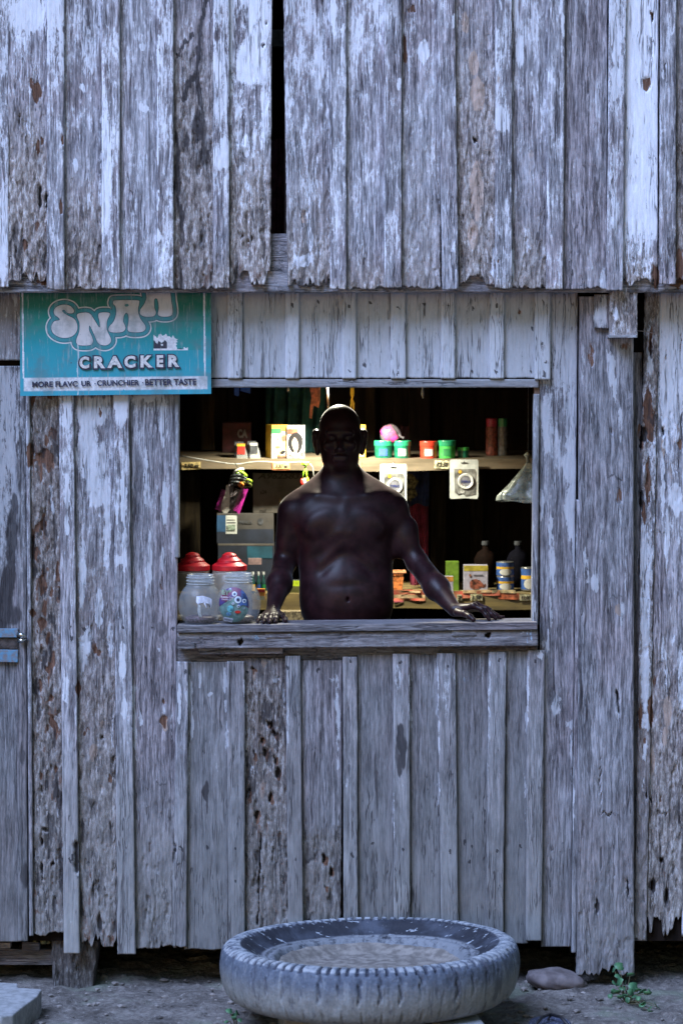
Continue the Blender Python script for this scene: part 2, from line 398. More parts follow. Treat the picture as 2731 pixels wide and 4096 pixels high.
def blob(mb, c, r, sd, flat=.6, amp=.25, sub=2):
    bm = bmesh.new(); bmesh.ops.create_icosphere(bm, subdivisions=sub, radius=1)
    P = np.array([v.co[:] for v in bm.verts]); F = [[v.index for v in f.verts] for f in bm.faces]; bm.free()
    n = fbm(P[:, 0] * 1.6 + P[:, 2] + sd * 5, P[:, 1] * 1.6 - P[:, 2] + sd, int(sd) + 50, 3) - .5
    P = P * (1 + 2 * amp * n[:, None]) * np.array([r[0], r[1], r[2]]) + np.array(c)
    mb.add(P.tolist(), F)
mb = MB(); r2 = random.Random(21)
for i in range(600):
    x = r2.uniform(-1.5, 1.5); y = r2.uniform(-.85, .5); r = r2.choice([.003, .004, .005, .006, .009, .013])
    blob(mb, (x, y, r * .25 + .002), (r * r2.uniform(.8, 1.6), r, r * .6), i % 60, sub=1)
peb = mb.build('ground_pebbles', mat('pebble_grey', (.23, .21, .20), .9, .3, 9), smooth=False); tag(peb, 'scattered small grey pebbles and crumbs of earth on the dirt', 'pebbles', kind='stuff')

# ---------------------------------------------------------------- the shop
SHOP = empty('wooden_shop', (0, 0, 0), 'weathered grey plank shop building with an open serving window and overhanging upper wall', 'building')

# positions of wear
ft('brown', (148, 366, 22, 46), (126, 330, 10, 26, .8), (170, 560, 8, 20, .8), (152, 585, 7, 30), (248, 560, 8, 20), (243, 830, 6, 40), (100, 980, 10, 22), (150, 900, 12, 20, .7), (1618, 196, 9, 60), (1647, 36, 18, 18, .8), (1560, 110, 5, 30, .5),
   (2584, 331, 20, 30), (2604, 57, 6, 20), (1990, 1040, 6, 12), (2620, 1110, 14, 55), (2716, 1080, 14, 90))
ft('hole', (161, 790, 6, 60), (186, 800, 5, 34, .8), (77, 490, 4, 22, .7), (1899, 555, 7, 9), (2606, 60, 3, 14, .8), (1053, 180, 4, 8), (1063, 95, 3, 14, .7), (705, 225, 4, 10), (2604, 200, 5, 40, .6), (965, 930, 14, 7, .5), (1000, 955, 8, 8, .5))
line('stain_shade', [(825, 0), (812, 60), (800, 130), (793, 220), (785, 290), (750, 345), (735, 395)], 8, .9)
line('stain_shade', [(770, 140), (725, 190), (712, 240)], 6, .8); line('stain_shade', [(785, 280), (800, 380), (815, 480), (795, 560)], 10, .8)
ft('stain_shade', (790, 500, 28, 60, .75), (740, 560, 22, 60, .6), (815, 560, 14, 120, .7), (712, 690, 12, 160, .75), (730, 820, 22, 90, .5), (1185, 420, 34, 160, .28), (1200, 500, 18, 200, .25), (640, 1120, 20, 30, .3))
ft('tan', (1860, 90, 16, 45, .7), (1895, 250, 20, 55, .8), (1912, 380, 28, 70, .9), (1905, 760, 26, 120, .7), (1890, 940, 22, 60, .6), (1995, 320, 10, 50, .6), (2120, 640, 12, 60, .5), (1215, 870, 14, 34, .6), (1700, 600, 30, 60, .3), (600, 110, 30, 90, .35), (1200, 1040, 14, 16, .7))
ft('paint', (110, 60, 60, 60, .8), (240, 75, 10, 45), (250, 200, 7, 90), (330, 350, 11, 22), (305, 655, 10, 24), (570, 190, 10, 14), (575, 430, 18, 14), (420, 700, 26, 220, .5), (634, 230, 5, 100), (632, 560, 5, 90), (634, 942, 9, 24, 1.3), (632, 800, 5, 40),
   (900, 620, 20, 60, .8), (880, 640, 26, 30, .7), (960, 440, 12, 22), (985, 580, 14, 40), (975, 672, 8, 14), (963, 685, 7, 12), (1040, 100, 40, 120, .5), (1000, 250, 60, 90, .4), (1060, 480, 18, 100, .5), (930, 60, 10, 200, .5),
   (1240, 950, 12, 50), (1215, 1040, 36, 22, .7), (1283, 230, 8, 60, .7), (1330, 40, 12, 60, .7), (1373, 120, 7, 30), (1438, 75, 8, 22), (1427, 125, 7, 18), (1466, 385, 6, 14), (1373, 230, 8, 40), (1598, 340, 6, 20), (1693, 210, 20, 50, .8), (1815, 85, 5, 30), (1815, 400, 5, 20),
   (2125, 295, 5, 8), (2060, 60, 10, 70, .6), (2000, 480, 26, 50, .8), (2190, 780, 6, 40), (2252, 100, 6, 50), (2080, 200, 16, 70, .6), (1970, 1050, 6, 60), (2050, 1060, 6, 60),
   (2650, 300, 8, 22), (2455, 150, 20, 90, .8), (2460, 330, 16, 60, .6), (2455, 850, 16, 90, .3), (12, 950, 14, 200, .6))
# lower left
ft('brown', (135, 1600, 10, 24), (200, 1590, 12, 12), (185, 1760, 10, 26, .8), (215, 1735, 12, 22, .6), (120, 1815, 14, 60), (180, 1830, 40, 26), (195, 1850, 26, 30, .7), (160, 1880, 12, 60, .6), (172, 2100, 12, 34), (150, 2120, 26, 20, .6), (132, 2170, 6, 60), (145, 2210, 16, 20, .7), (175, 2330, 14, 50), (163, 2350, 20, 16, .5), (228, 2290, 8, 34), (207, 2370, 7, 24), (180, 2440, 10, 40, .7), (132, 2450, 12, 16), (172, 2505, 16, 20, 1.2), (194, 2570, 8, 30), (215, 2640, 9, 34), (197, 2675, 18, 14), (205, 2640, 5, 50, .8), (165, 2740, 10, 18, .7), (205, 2800, 14, 14, .8), (212, 2895, 14, 26), (225, 2910, 9, 34), (190, 2920, 10, 20, .6), (225, 3080, 6, 18), (163, 3110, 7, 16),
   (400, 1650, 5, 30), (313, 2760, 8, 42, 1.2), (388, 2608, 16, 16, 1.1), (375, 2580, 14, 20, .5), (443, 3110, 5, 20), (648, 2340, 4, 30, .8), (657, 2885, 18, 20), (654, 2810, 6, 14, .8), (605, 3385, 3, 40, .8), (350, 2925, 12, 12, .6))
ft('tan', (375, 3010, 16, 34, .8), (405, 2895, 10, 16, .6), (660, 2900, 16, 18, .7), (372, 2600, 30, 40, .45), (1017, 2695, 10, 18, 1), (1055, 2660, 16, 16, .6), (1040, 2900, 20, 100, .5), (1050, 3160, 16, 40, .6))
ft('stain_shade', (60, 1720, 4, 60, .7), (62, 2020, 14, 60, .7), (45, 2010, 14, 14, .6), (50, 2150, 22, 120, .9), (45, 2270, 20, 90, .9), (30, 2350, 28, 90, .85), (10, 2430, 50, 90, .8), (40, 2460, 50, 40, .7), (90, 3010, 12, 60, .6), (100, 3500, 18, 60, .7), (60, 3650, 12, 60, .4), (90, 2300, 12, 260, .35))
ft('stain_shade', (823, 3170, 14, 44, .8), (830, 3220, 6, 36, .7), (1600, 2950, 16, 60, .8), (1612, 3000, 16, 70, .85), (1596, 3060, 10, 50, .7), (1588, 2990, 8, 70, .6), (735, 3440, 12, 50, .5), (778, 3450, 10, 60, .45), (645, 2520, 22, 34, .55), (640, 3138, 30, 6, .6), (558, 2700, 6, 8, .4), (725, 2965, 16, 16, .4), (2240, 2520, 24, 40, .45), (2270, 2500, 20, 60, .3), (2262, 2180, 14, 90, .3), (330, 3280, 5, 60, .2), (1240, 3440, 22, 8, .2), (2330, 3300, 5, 60, .4))
ft('paint', (370, 1650, 60, 60, .9), (350, 1800, 44, 120, .6), (410, 1830, 14, 60, .8), (385, 1950, 36, 80, .6), (430, 2100, 14, 200, .6), (330, 2300, 14, 120, .7), (400, 2420, 16, 60, .9), (395, 2480, 18, 30), (350, 2560, 16, 60, .8), (330, 2620, 20, 80, .6), (440, 2560, 12, 80, .6), (310, 2850, 7, 60, .8), (452, 2900, 6, 90, .8),
   (486, 1640, 20, 70, .8), (495, 2000, 12, 100, 1), (500, 2180, 9, 90, .9), (465, 2050, 5, 60), (480, 2240, 18, 20), (490, 2650, 12, 80, .9), (498, 2830, 10, 50), (270, 1650, 16, 60, .7), (270, 1960, 9, 60), (270, 2090, 8, 50), (265, 2760, 10, 60, .6),
   (590, 1560, 40, 40, .8), (655, 1700, 12, 100, .6), (660, 2020, 14, 90, .8), (585, 1900, 10, 120, .6), (600, 2250, 6, 130, .9), (650, 2240, 8, 50, .8), (585, 2330, 4, 50), (535, 2380, 7, 34), (537, 2860, 6, 130, 1), (563, 2870, 5, 40), (545, 2990, 4, 70), (690, 2940, 5, 90, .8), (655, 2850, 10, 22, .6), (636, 2600, 7, 7, .8),
   (120, 1740, 14, 60, .7), (135, 1790, 8, 40, .8), (205, 1980, 6, 50, .9), (215, 2030, 8, 40, .8), (205, 2240, 10, 20, .6), (220, 2900, 5, 40), (233, 3240, 5, 60, .9), (160, 2840, 16, 10, .5), (232, 2520, 5, 40, .7),
   (760, 2770, 14, 70, .9), (768, 2880, 8, 70, 1), (800, 2725, 6, 22), (845, 2775, 8, 8), (718, 2820, 8, 80, .9), (756, 3080, 4, 160, .7), (900, 2720, 5, 60), (903, 2820, 6, 30), (908, 2950, 4, 80, .8), (872, 3085, 14, 22, .3), (985, 2840, 7, 26), (978, 2760, 5, 50, .7), (1102, 2715, 14, 14), (1063, 2850, 24, 26, .35), (1010, 3090, 22, 22, .6), (1135, 2780, 5, 90, .7), (1150, 2900, 8, 110, .5),
   (1347, 2760, 8, 60, .7), (1352, 2880, 9, 90, .8), (1328, 2716, 14, 8, .7), (1350, 3010, 5, 60, .7), (1434, 2860, 6, 120, .5), (1340, 2700, 6, 40, .6), (1386, 3130, 14, 22, .6), (1390, 3050, 10, 16, .6), (1215, 2710, 8, 60, .3),
   (1590, 2720, 16, 60, .6), (1641, 2720, 6, 80, .8), (1640, 2860, 5, 80, .9), (1562, 2930, 10, 20, .4), (1750, 2760, 4, 120, .9), (1752, 2950, 4, 80, .7), (1755, 3140, 5, 60, .9), (1752, 3200, 5, 20), (1783, 2780, 14, 120, .35), (1820, 2720, 5, 60), (1920, 2680, 14, 60, .5), (1955, 2800, 4, 200, .6), (1950, 3100, 4, 60, .5), (1573, 3240, 4, 120, .9),
   (2022, 2660, 6, 40), (2110, 2720, 5, 120, .9), (2105, 2870, 5, 60), (2100, 3170, 8, 40, .8), (2098, 3120, 5, 60, .7), (2100, 3300, 4, 80, .7), (2020, 2960, 5, 60, .6), (2148, 2620, 22, 16, .6), (2155, 2660, 9, 200, .3))
ft('blue', (1870, 2715, 28, 14, .9), (1925, 2745, 8, 8, .7), (1860, 2740, 16, 30, .4)); ft('paint', (1870, 2715, 30, 16, .5))
ft('hole', (305, 3398, 9, 34, 1), (308, 3450, 8, 46, 1), (172, 3370, 6, 16), (170, 3480, 5, 30), (180, 3325, 12, 10, .7), (211, 3460, 6, 8, .8), (410, 2955, 6, 12, .7), (450, 3050, 5, 14, .6), (445, 3330, 6, 50, .6), (373, 3560, 5, 30, .7), (400, 3700, 10, 40, .8), (130, 1690, 4, 30, .5), (700, 3400, 4, 60, .6), (430, 2610, 3, 60, .4))
# rotten board under the window
for (x, y, rx, ry, s_) in [(1050, 2960, 5, 14, 1), (1070, 2900, 6, 18, .9), (1085, 2910, 5, 22, 1), (1100, 2940, 7, 16, .9), (1060, 3020, 5, 18, .9), (1100, 3040, 5, 20, .9), (1020, 3010, 4, 16, .7), (1110, 3100, 5, 22, .9), (1000, 3180, 4, 20, .8), (1025, 3260, 6, 18, .9), (1082, 3200, 6, 16, .9), (1010, 2680, 8, 6, .7), (1296, 3430, 7, 18, 1), (1325, 3478, 5, 20, 1), (1300, 3545, 4, 10, .7)]:
    ft('hole', (x, y, rx, ry, s_)); ft('brown', (x + 6, y + 8, rx * 1.6, ry * 1.3, .8))
line('hole', [(1045, 3340), (1042, 3400), (1038, 3460), (1032, 3520), (1034, 3600), (1030, 3700)], 3, .9)
# right side
ft('paint', (2200, 2120, 7, 60, 1), (2210, 2250, 10, 120, .6), (2200, 2450, 6, 70, .9), (2190, 2560, 6, 60, .9), (2170, 2580, 12, 22, .7), (2225, 2820, 22, 50, .9), (2240, 2790, 10, 60, .6), (2285, 2980, 8, 60, .9), (2290, 3060, 6, 60, .8), (2290, 3200, 4, 120, .8), (2275, 2900, 22, 16, .8), (2160, 2630, 10, 20), (2285, 1800, 30, 220, .5), (2180, 1700, 12, 120, .4), (2280, 2040, 20, 120, .8), (2295, 2200, 8, 160, .8), (2165, 2020, 8, 60, .6), (2290, 1950, 20, 60, .6),
   (2445, 1480, 14, 60, 1), (2458, 1560, 8, 60, .9), (2430, 1430, 12, 30, .8), (2480, 1700, 10, 90, .6), (2350, 2280, 6, 60, .7), (2400, 2130, 8, 60, .5), (2480, 2060, 9, 60, .7), (2378, 2330, 18, 40, .9), (2340, 2250, 8, 60, .7), (2500, 2280, 5, 160, .6), (2470, 2850, 8, 50, .9), (2485, 2450, 5, 60, .8), (2330, 1450, 6, 120, .5), (2330, 1900, 6, 100, .5), (2350, 3000, 8, 22, .4), (2410, 1200, 16, 120, .7), (2390, 1280, 22, 40, .6), (2462, 1250, 9, 30, .7),
   (2700, 2000, 26, 60, .8), (2665, 2160, 8, 120, .8), (2660, 1700, 10, 120, .8), (2700, 1500, 30, 160, .7), (2650, 1950, 8, 120), (2720, 2700, 14, 160, .9), (2650, 2600, 10, 60, .6), (2665, 2720, 14, 60, .7), (2690, 2560, 8, 20, .5), (2580, 2450, 16, 200, .9), (2570, 2200, 12, 100, .8), (2580, 2720, 20, 120, .7), (2575, 2890, 20, 30, .7), (2577, 3000, 10, 40, .8), (2600, 3120, 5, 40, .8), (2570, 3140, 7, 30, .8), (2600, 1400, 14, 120, .5))
ft('brown', (2362, 1420, 12, 60, .75), (2398, 1660, 10, 60, .3), (2500, 1380, 24, 14, .7), (2516, 1580, 12, 16, .5), (2477, 1985, 10, 34, .8), (2482, 2070, 3, 60, .6), (2471, 2880, 7, 24, .7), (2600, 1370, 9, 60, 1), (2590, 1640, 16, 90, 1.2), (2600, 1700, 18, 60, 1.2), (2560, 1750, 10, 60, .8), (2590, 1930, 10, 90, 1), (2575, 2050, 8, 50, 1), (2560, 2870, 8, 60, .9), (2600, 2850, 10, 70, 1), (2615, 2720, 7, 22, .8), (2570, 2960, 10, 40, .5), (2720, 1380, 5, 60, .7), (2715, 1780, 10, 22, .9), (2640, 3205, 7, 10, .9), (2652, 3500, 6, 8, .5), (2075, 1250, 9, 20, .9), (2085, 1265, 8, 12, .5), (2310, 2310, 14, 20, .5), (1868, 1190, 6, 5, .4), (2500, 3510, 5, 60, .5))
ft('tan', (2660, 1445, 12, 28, .8), (2705, 1600, 22, 90, .7), (2700, 1730, 16, 40, .7), (2650, 1800, 8, 60, .6), (2680, 1900, 12, 40, .5), (2668, 2850, 18, 60, .9), (2658, 2950, 12, 40, .8), (2610, 3040, 8, 60, .7), (2470, 2440, 20, 34, .55), (2478, 1620, 10, 100, .4))
ft('stain_shade', (2400, 1310, 40, 40, .4), (2410, 1530, 30, 60, .45), (2420, 1640, 40, 90, .35), (2345, 1650, 22, 160, .3), (2460, 2385, 30, 6, .6), (2450, 1905, 26, 5, .6), (2475, 1912, 14, 6, .7), (2400, 3230, 60, 10, .2), (2210, 1760, 6, 34, .6), (2515, 1620, 8, 14, .5), (2330, 2200, 26, 300, .22), (2720, 3250, 16, 50, .4))
ft('hole', (2467, 2790, 7, 22, 1), (2474, 2820, 4, 30, .8), (2585, 3170, 4, 22, 1), (2575, 1740, 10, 26, 1.2), (2603, 1400, 4, 50, .9), (2567, 2000, 7, 40, 1), (2607, 3200, 3, 20, .8), (2664, 3262, 5, 6, .9), (2648, 3440, 9, 9, 1), (2606, 3545, 16, 26, .9), (2665, 3590, 10, 34, .9), (2510, 3560, 4, 40, .8), (2445, 1725, 2, 12, .6), (2400, 3440, 3, 40, .6), (2400, 3150, 2, 120, .5), (2388, 3620, 5, 40, .7), (2640, 3255, 18, 4, .4), (2650, 1730, 5, 20, .8), (2430, 3260, 30, 3, .5))
for (x, y) in [(741, 2690), (990, 2682), (1150, 2660), (1402, 2655), (1603, 2652), (1790, 2660), (1995, 2650), (2140, 2650), (1275, 2680), (700, 3390), (725, 3395), (830, 3390), (942, 3395), (1180, 3435), (1405, 3420), (1412, 3425), (1490, 3368), (1615, 3395), (1800, 3405), (1858, 3370), (1885, 3380), (1990, 3400), (1875, 3455), (2080, 3390), (940, 3520), (280, 3440), (290, 3425), (352, 3455), (283, 2510), (285, 2550), (335, 2510), (490, 2515), (612, 2515), (690, 2515), (948, 1240), (950, 1490), (1170, 1230), (1395, 1220), (1396, 1480), (1592, 1230), (1590, 1490), (1790, 1225), (1985, 1220), (1985, 1480), (2170, 1200), (2168, 1370), (2180, 1448), (2174, 1500), (2128, 1310), (2125, 1485), (1270, 1205), (1480, 1210), (1698, 1215), (1890, 1225), (1255, 1470), (1890, 1480), (1460, 1470), (715, 3455)]:
    ft('stain_shade', (x, y, 6, 6.5, 2.2))

UY = -.15
upper = Boards(); ub = []
def U(xl, xr, yb, batt=False, **k):
    k['tone'] = k.get('tone', 1.0) * 1.28  # upper wall brighter: chalky weathering plus stronger light put into the tone
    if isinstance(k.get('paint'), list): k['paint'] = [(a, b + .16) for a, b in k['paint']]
    else: k['paint'] = k.get('paint', .3) + .16
    k.setdefault('xlb', xl); k.setdefault('xrb', xr)
    if batt: ub.append(one('batten', None, WOOD, xl, xr, -60, yb, Y=UY - .022, th=.022, **k))
    else: upper.plank(xl, xr, -60, yb, Y=UY, th=.025, **k)
R7 = [(0, .0), (700, .35), (1000, .8), (1160, 1)]; R4 = [(0, 0), (900, .15), (1160, .8)]; R2 = [(0, .0), (1050, .1), (1160, .6)]
EXT = MB()
U(-20, 36, 1150, paint=.5, rot=R2, tone=.95, jag=8)
U(30, 190, 1128, paint=[(0, .5), (300, .35), (700, .15), (1100, .2)], rot=[(0, .05), (350, .3), (650, .7), (900, .9), (1130, 1)], jag=46)
U(188, 258, 1160, True, paint=[(0, .62), (350, .4), (700, .3), (1160, .3)], rot=R2, jag=4)
U(254, 410, 1158, paint=[(0, .45), (600, .3), (1160, .1)], rot=[(0, 0), (500, .2), (900, .6), (1160, 1)], jag=26)
U(408, 480, 1156, True, paint=[(0, .35), (600, .5), (1160, .35)], rot=R2, jag=4, tone=1.03)
U(478, 632, 1160, paint=[(0, .3), (500, .22), (1160, .3)], rot=[(0, 0), (1160, .15)], jag=5, tone=.95)
U(628, 694, 1156, True, paint=.46, rot=[(0, 0), (1160, .45)], jag=6, tone=1.04)
U(692, 858, 1160, paint=[(0, .25), (500, .1), (1160, .05)], rot=[(0, .3), (400, .65), (900, .85), (1160, 1)], tone=.92, jag=14)
U(853, 917, 1156, True, paint=[(0, .65), (500, .6), (900, .35), (1160, .3)], rot=R4, jag=4)
U(914, 1088, 1140, xlb=916, xrb=1082, paint=[(0, .62), (500, .55), (800, .3), (1100, .2)], rot=[(0, 0), (400, .3), (900, .8), (1140, 1)], jag=48, tone=1.04)
U(1133, 1322, 1146, xlb=1150, xrb=1322, paint=[(0, .5), (500, .42), (1000, .35), (1150, .3)], rot=[(0, .1), (600, .35), (1000, .6), (1150, 1)], jag=30)
U(1320, 1386, 1158, True, paint=.36, rot=R2, jag=4)
U(1384, 1538, 1158, paint=[(0, .42), (500, .25), (1160, .3)], rot=[(0, 0), (900, .15), (1160, .7)], jag=10)
U(1536, 1606, 1152, True, paint=.34, rot=R2, jag=4, tone=.97)
U(1604, 1760, 1156, paint=[(0, .35), (700, .3), (1160, .2)], rot=[(0, .25), (400, .3), (1160, .55)], jag=12, tone=.96)
U(1746, 1817, 1160, True, xlb=1769, xrb=1834, paint=.27, rot=[(0, .1), (1160, .3)], jag=3, tone=.93)
U(1815, 1984, 1140, xlb=1834, xrb=1982, paint=.22, rot=[(0, .35), (400, .6), (1000, .8), (1140, 1)], jag=30, tan=.12)
U(1980, 2047, 1156, True, paint=.4, rot=R2, jag=4, tone=1.0)
U(2044, 2196, 1156, xlb=2044, xrb=2184, paint=[(0, .35), (500, .28), (1160, .18)], rot=[(0, .1), (800, .25), (1160, .8)], jag=16, tone=.93)
U(2192, 2260, 1158, True, xlb=2182, xrb=2250, paint=[(0, .3), (1160, .32)], rot=R2, jag=3)
U(2256, 2428, 1158, xlb=2246, xrb=2426, paint=[(0, .12), (1160, .12)], rot=[(0, .05), (1160, .35)], jag=12, tone=.82)
U(2436, 2506, 1162, True, xlb=2424, xrb=2490, paint=[(0, .5), (500, .4), (700, .28), (1160, .2)], rot=[(0, .1), (1160, .3)], tone=.95, tan=.1)
U(2500, 2632, 1150, xlb=2490, xrb=2628, paint=[(0, .95), (900, .9), (1000, .6), (1150, .35)], rot=[(0, 0), (950, .2), (1150, 1)], jag=30, tone=1.06)
U(2640, 2704, 1138, True, xlb=2634, xrb=2702, paint=.3, rot=[(0, .1), (1160, .4)], jag=3, tone=.88)
U(2700, 2790, 1120, paint=.14, rot=[(0, .3), (500, .6), (1120, 1)], jag=30, tone=.8)
for i, x in enumerate(range(-420, -20, 80)): upper.plank(x, x + 80, -500, 1155, Y=UY, th=.025, paint=.4, rot=R4, jag=8, res=12)
for i, x in enumerate(range(2790, 3200, 82)): upper.plank(x, x + 82, -500, 1155, Y=UY, th=.025, paint=.3, rot=R4, jag=8, res=12)
for x in range(-20, 2700, 136):
    if not 1000 < x < 1140: upper.plank(x, x + 137, -500, -60, Y=UY, th=.025, paint=.4, res=14)
UW = upper.build('upper_wall', WOOD, SHOP)
for b in ub: b.parent = UW
# beam that carries the overhang
beam = Boards()
ft('brown', (180, 1130, 40, 18, 1), (140, 1105, 20, 10, .6), (2715, 1120, 60, 30, 1), (2000, 1145, 30, 14, .7))
beam.plank(-420, 3200, 934, 1171, Y=UY + .026, th=.11, paint=-.1, rot=[(930, .0), (1000, .4), (1170, .3)], tone=.8, tan=.2, res=7, edge=.004)
# wavy eaten layers in the gap
UB = beam.build('wall_beam', WOOD, SHOP)

# header wall above the window, below the overhang
hb = []
lower = Boards()
def Hd(xl, xr, yt, yb, batt=False, Y=0.0, **k):
    if batt: hb.append(one('batten', None, k.pop('m', WOOD), xl, xr, yt, yb, Y=Y - .02, th=.02, **k))
    else: lower.plank(xl, xr, yt, yb, Y=Y, th=.022, **k)
header = Boards()
for (a, b) in [(700, 942), (942, 1170), (1170, 1396), (1396, 1594), (1594, 1792), (1792, 1986), (1986, 2150)]:
    header.plank(a, b, 1120, 1513, Y=0.0, th=.022, paint=1.0, tone=.97, jag=2, wander=.6, res=5)
HW = header.build('header_wall', PLAIN, SHOP)
for (a, b) in [(911, 970), (1141, 1197), (1367, 1425), (1562, 1623), (1763, 1820), (1956, 2015), (2137, 2200)]:
    o = one('batten', HW, PLAIN, a, b, 1120, 1515 + (a > 2100) * 4, Y=-.02, th=.019, paint=1.0, tone=1.08, wander=.5, res=5)
one('window_lintel', SHOP, PLAIN, 846, 2154, 1517, 1551, Y=-.012, th=.05, paint=.25, tone=.93, rot=.1, res=5, edge=.002)
# piece left of the sign and over the door
one('door_header', SHOP, PLAIN, -200, 92, 1120, 1442, Y=0, th=.03, paint=.5, tone=.98, res=6)
# ---- lower wall, left of the window
LW = []
T0 = 1560
def Lo(xl, xr, yt, yb, batt=False, Y=0.0, **k):
    k['tone'] = k.get('tone', 1.0) * (1.12 if batt else .95)  # lower wall duller: thinner paint plus weaker light put into the tone
    if batt: LW.append(one('batten', None, WOOD, xl, xr, yt, yb, Y=Y - .022, th=.022, **k))
    else: lower.plank(xl, xr, yt, yb, Y=Y, th=.022, **k)
D1 = [(2900, 0), (3300, .45), (3700, .85), (3820, .8)]; DB = [(2850, 0), (3200, .7), (3700, .95)]
Lo(118, 238, 1450, 3745, xlb=135, xrb=258, paint=[(1500, .3), (2100, .25), (2600, .15), (3800, .1)], rot=[(1500, .55), (1800, .95), (2700, 1), (3300, .9), (3750, .95)], dust=[(2900, 0), (3300, .35), (3750, .6)], jag=14, tone=.96)
Lo(235, 293, 1450, 3815, True, xlb=256, xrb=320, paint=[(1500, .62), (2000, .5), (2300, .3), (2700, .35), (3000, .1), (3800, 0)], rot=[(1500, .05), (2600, .05)], dust=DB, jag=3, tone=1.0)
Lo(293, 456, 1450, 3790, xlb=318, xrb=472, paint=[(1500, .62), (2000, .5), (2600, .38), (2900, .05), (3800, 0)], rot=[(1500, .1), (2000, .3), (2600, .55), (3000, .65), (3790, .95)], dust=[(2900, .0), (3300, .4), (3750, .6)], jag=64, tone=.95)
Lo(453, 514, 1450, 3818, True, xlb=470, xrb=543, paint=[(1500, .62), (2000, .55), (2300, .35), (2700, .5), (2950, .2), (3100, 0)], rot=[(1500, .1), (2300, .15), (3000, 0)], dust=DB, jag=2)
Lo(512, 712, 1450, 3796, xlb=540, xrb=706, paint=[(1500, .5), (1900, .4), (2300, .22), (2700, .15), (3200, .0)], rot=[(1500, .05), (2800, .12), (3300, .35), (3700, .75)], dust=[(3000, 0), (3400, .6), (3790, .8)], jag=12, tone=.9)
Lo(706, 754, 2648, 3790, True, xlb=690, xrb=746, paint=[(2640, .3), (2900, .25), (3100, .0)], dust=[(2950, 0), (3300, .6), (3790, .8)], tone=.88, jag=12, taper=.5)
# under the window
LowY = [(2640, .35), (3050, .55), (3300, .75), (3800, .95)]
PT = [(2640, .10), (3000, .02), (3300, -.1)]
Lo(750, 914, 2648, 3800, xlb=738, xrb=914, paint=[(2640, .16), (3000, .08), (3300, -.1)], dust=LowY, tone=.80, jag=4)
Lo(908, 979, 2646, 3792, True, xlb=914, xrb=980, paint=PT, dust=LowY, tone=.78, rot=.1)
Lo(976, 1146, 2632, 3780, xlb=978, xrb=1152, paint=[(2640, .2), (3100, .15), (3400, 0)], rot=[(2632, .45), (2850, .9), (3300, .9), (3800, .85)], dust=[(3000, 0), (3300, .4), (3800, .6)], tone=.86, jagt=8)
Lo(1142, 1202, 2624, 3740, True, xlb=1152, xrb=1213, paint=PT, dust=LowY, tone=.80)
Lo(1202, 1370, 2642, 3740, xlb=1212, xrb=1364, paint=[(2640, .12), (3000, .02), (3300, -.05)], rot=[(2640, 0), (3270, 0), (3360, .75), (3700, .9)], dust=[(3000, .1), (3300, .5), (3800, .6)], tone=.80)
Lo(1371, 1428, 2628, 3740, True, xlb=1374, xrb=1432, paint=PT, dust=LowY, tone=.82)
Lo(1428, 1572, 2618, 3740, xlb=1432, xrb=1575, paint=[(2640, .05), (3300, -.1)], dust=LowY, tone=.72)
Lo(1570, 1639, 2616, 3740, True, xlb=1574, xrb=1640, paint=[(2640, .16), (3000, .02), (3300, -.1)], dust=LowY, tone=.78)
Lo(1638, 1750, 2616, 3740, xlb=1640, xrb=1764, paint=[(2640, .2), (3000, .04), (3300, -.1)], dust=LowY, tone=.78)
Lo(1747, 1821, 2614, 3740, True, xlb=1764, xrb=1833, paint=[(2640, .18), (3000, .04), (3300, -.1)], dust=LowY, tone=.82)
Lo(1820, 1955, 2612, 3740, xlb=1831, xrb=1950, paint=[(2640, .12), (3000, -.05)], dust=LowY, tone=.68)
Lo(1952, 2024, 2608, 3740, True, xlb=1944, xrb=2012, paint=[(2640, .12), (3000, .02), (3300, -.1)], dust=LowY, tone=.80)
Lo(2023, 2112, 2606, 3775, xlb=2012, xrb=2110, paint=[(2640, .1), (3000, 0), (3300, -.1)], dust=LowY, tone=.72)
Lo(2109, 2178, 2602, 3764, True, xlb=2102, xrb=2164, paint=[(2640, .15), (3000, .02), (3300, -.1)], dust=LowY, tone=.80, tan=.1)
# right of the window
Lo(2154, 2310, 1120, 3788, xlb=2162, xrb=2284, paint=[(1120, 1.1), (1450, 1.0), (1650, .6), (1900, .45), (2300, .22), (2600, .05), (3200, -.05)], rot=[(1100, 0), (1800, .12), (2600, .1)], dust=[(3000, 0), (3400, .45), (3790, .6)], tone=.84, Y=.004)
LWO = lower.build('front_wall', WOOD, SHOP)
for b in LW + hb: b.parent = LWO
# corner post and the pieces nailed on it
ps = Boards()
ps.plank(2318, 2532, 1186, 3905, Y=-.045, th=.075, xlb=2306, xrb=2536, paint=[(1180, .12), (1900, .10), (2400, .05), (3000, .0)], rot=[(1180, .15), (2500, .05), (3300, .15), (3880, .5)], dust=[(2900, 0), (3400, .35), (3900, .55)], tone=.76, jag=36, edge=.006)
CP = ps.build('corner_post', WOOD, SHOP)
one('post_strip', CP, WOOD, 2306, 2328, 2000, 3812, Y=-.03, th=.03, xlb=2284, xrb=2304, paint=.2, dust=[(2900, 0), (3800, .5)], tone=.75)
one('post_patch', CP, WOOD, 2376, 2436, 1178, 1314, Y=-.068, th=.022, paint=.3, tone=.9, rot=.3, jag=8)
one('beam_end', SHOP, WOOD, 2440, 2548, 1150, 1348, Y=-.125, th=.1, paint=.45, rot=[(1100, .6), (1250, .8), (1350, .5)], tone=1.0, jag=2)
one('beam_end_cap', SHOP, PLAIN, 2434, 2548, 1340, 1352, Y=-.128, th=.1, paint=.5, tone=1.0)
rw = Boards()
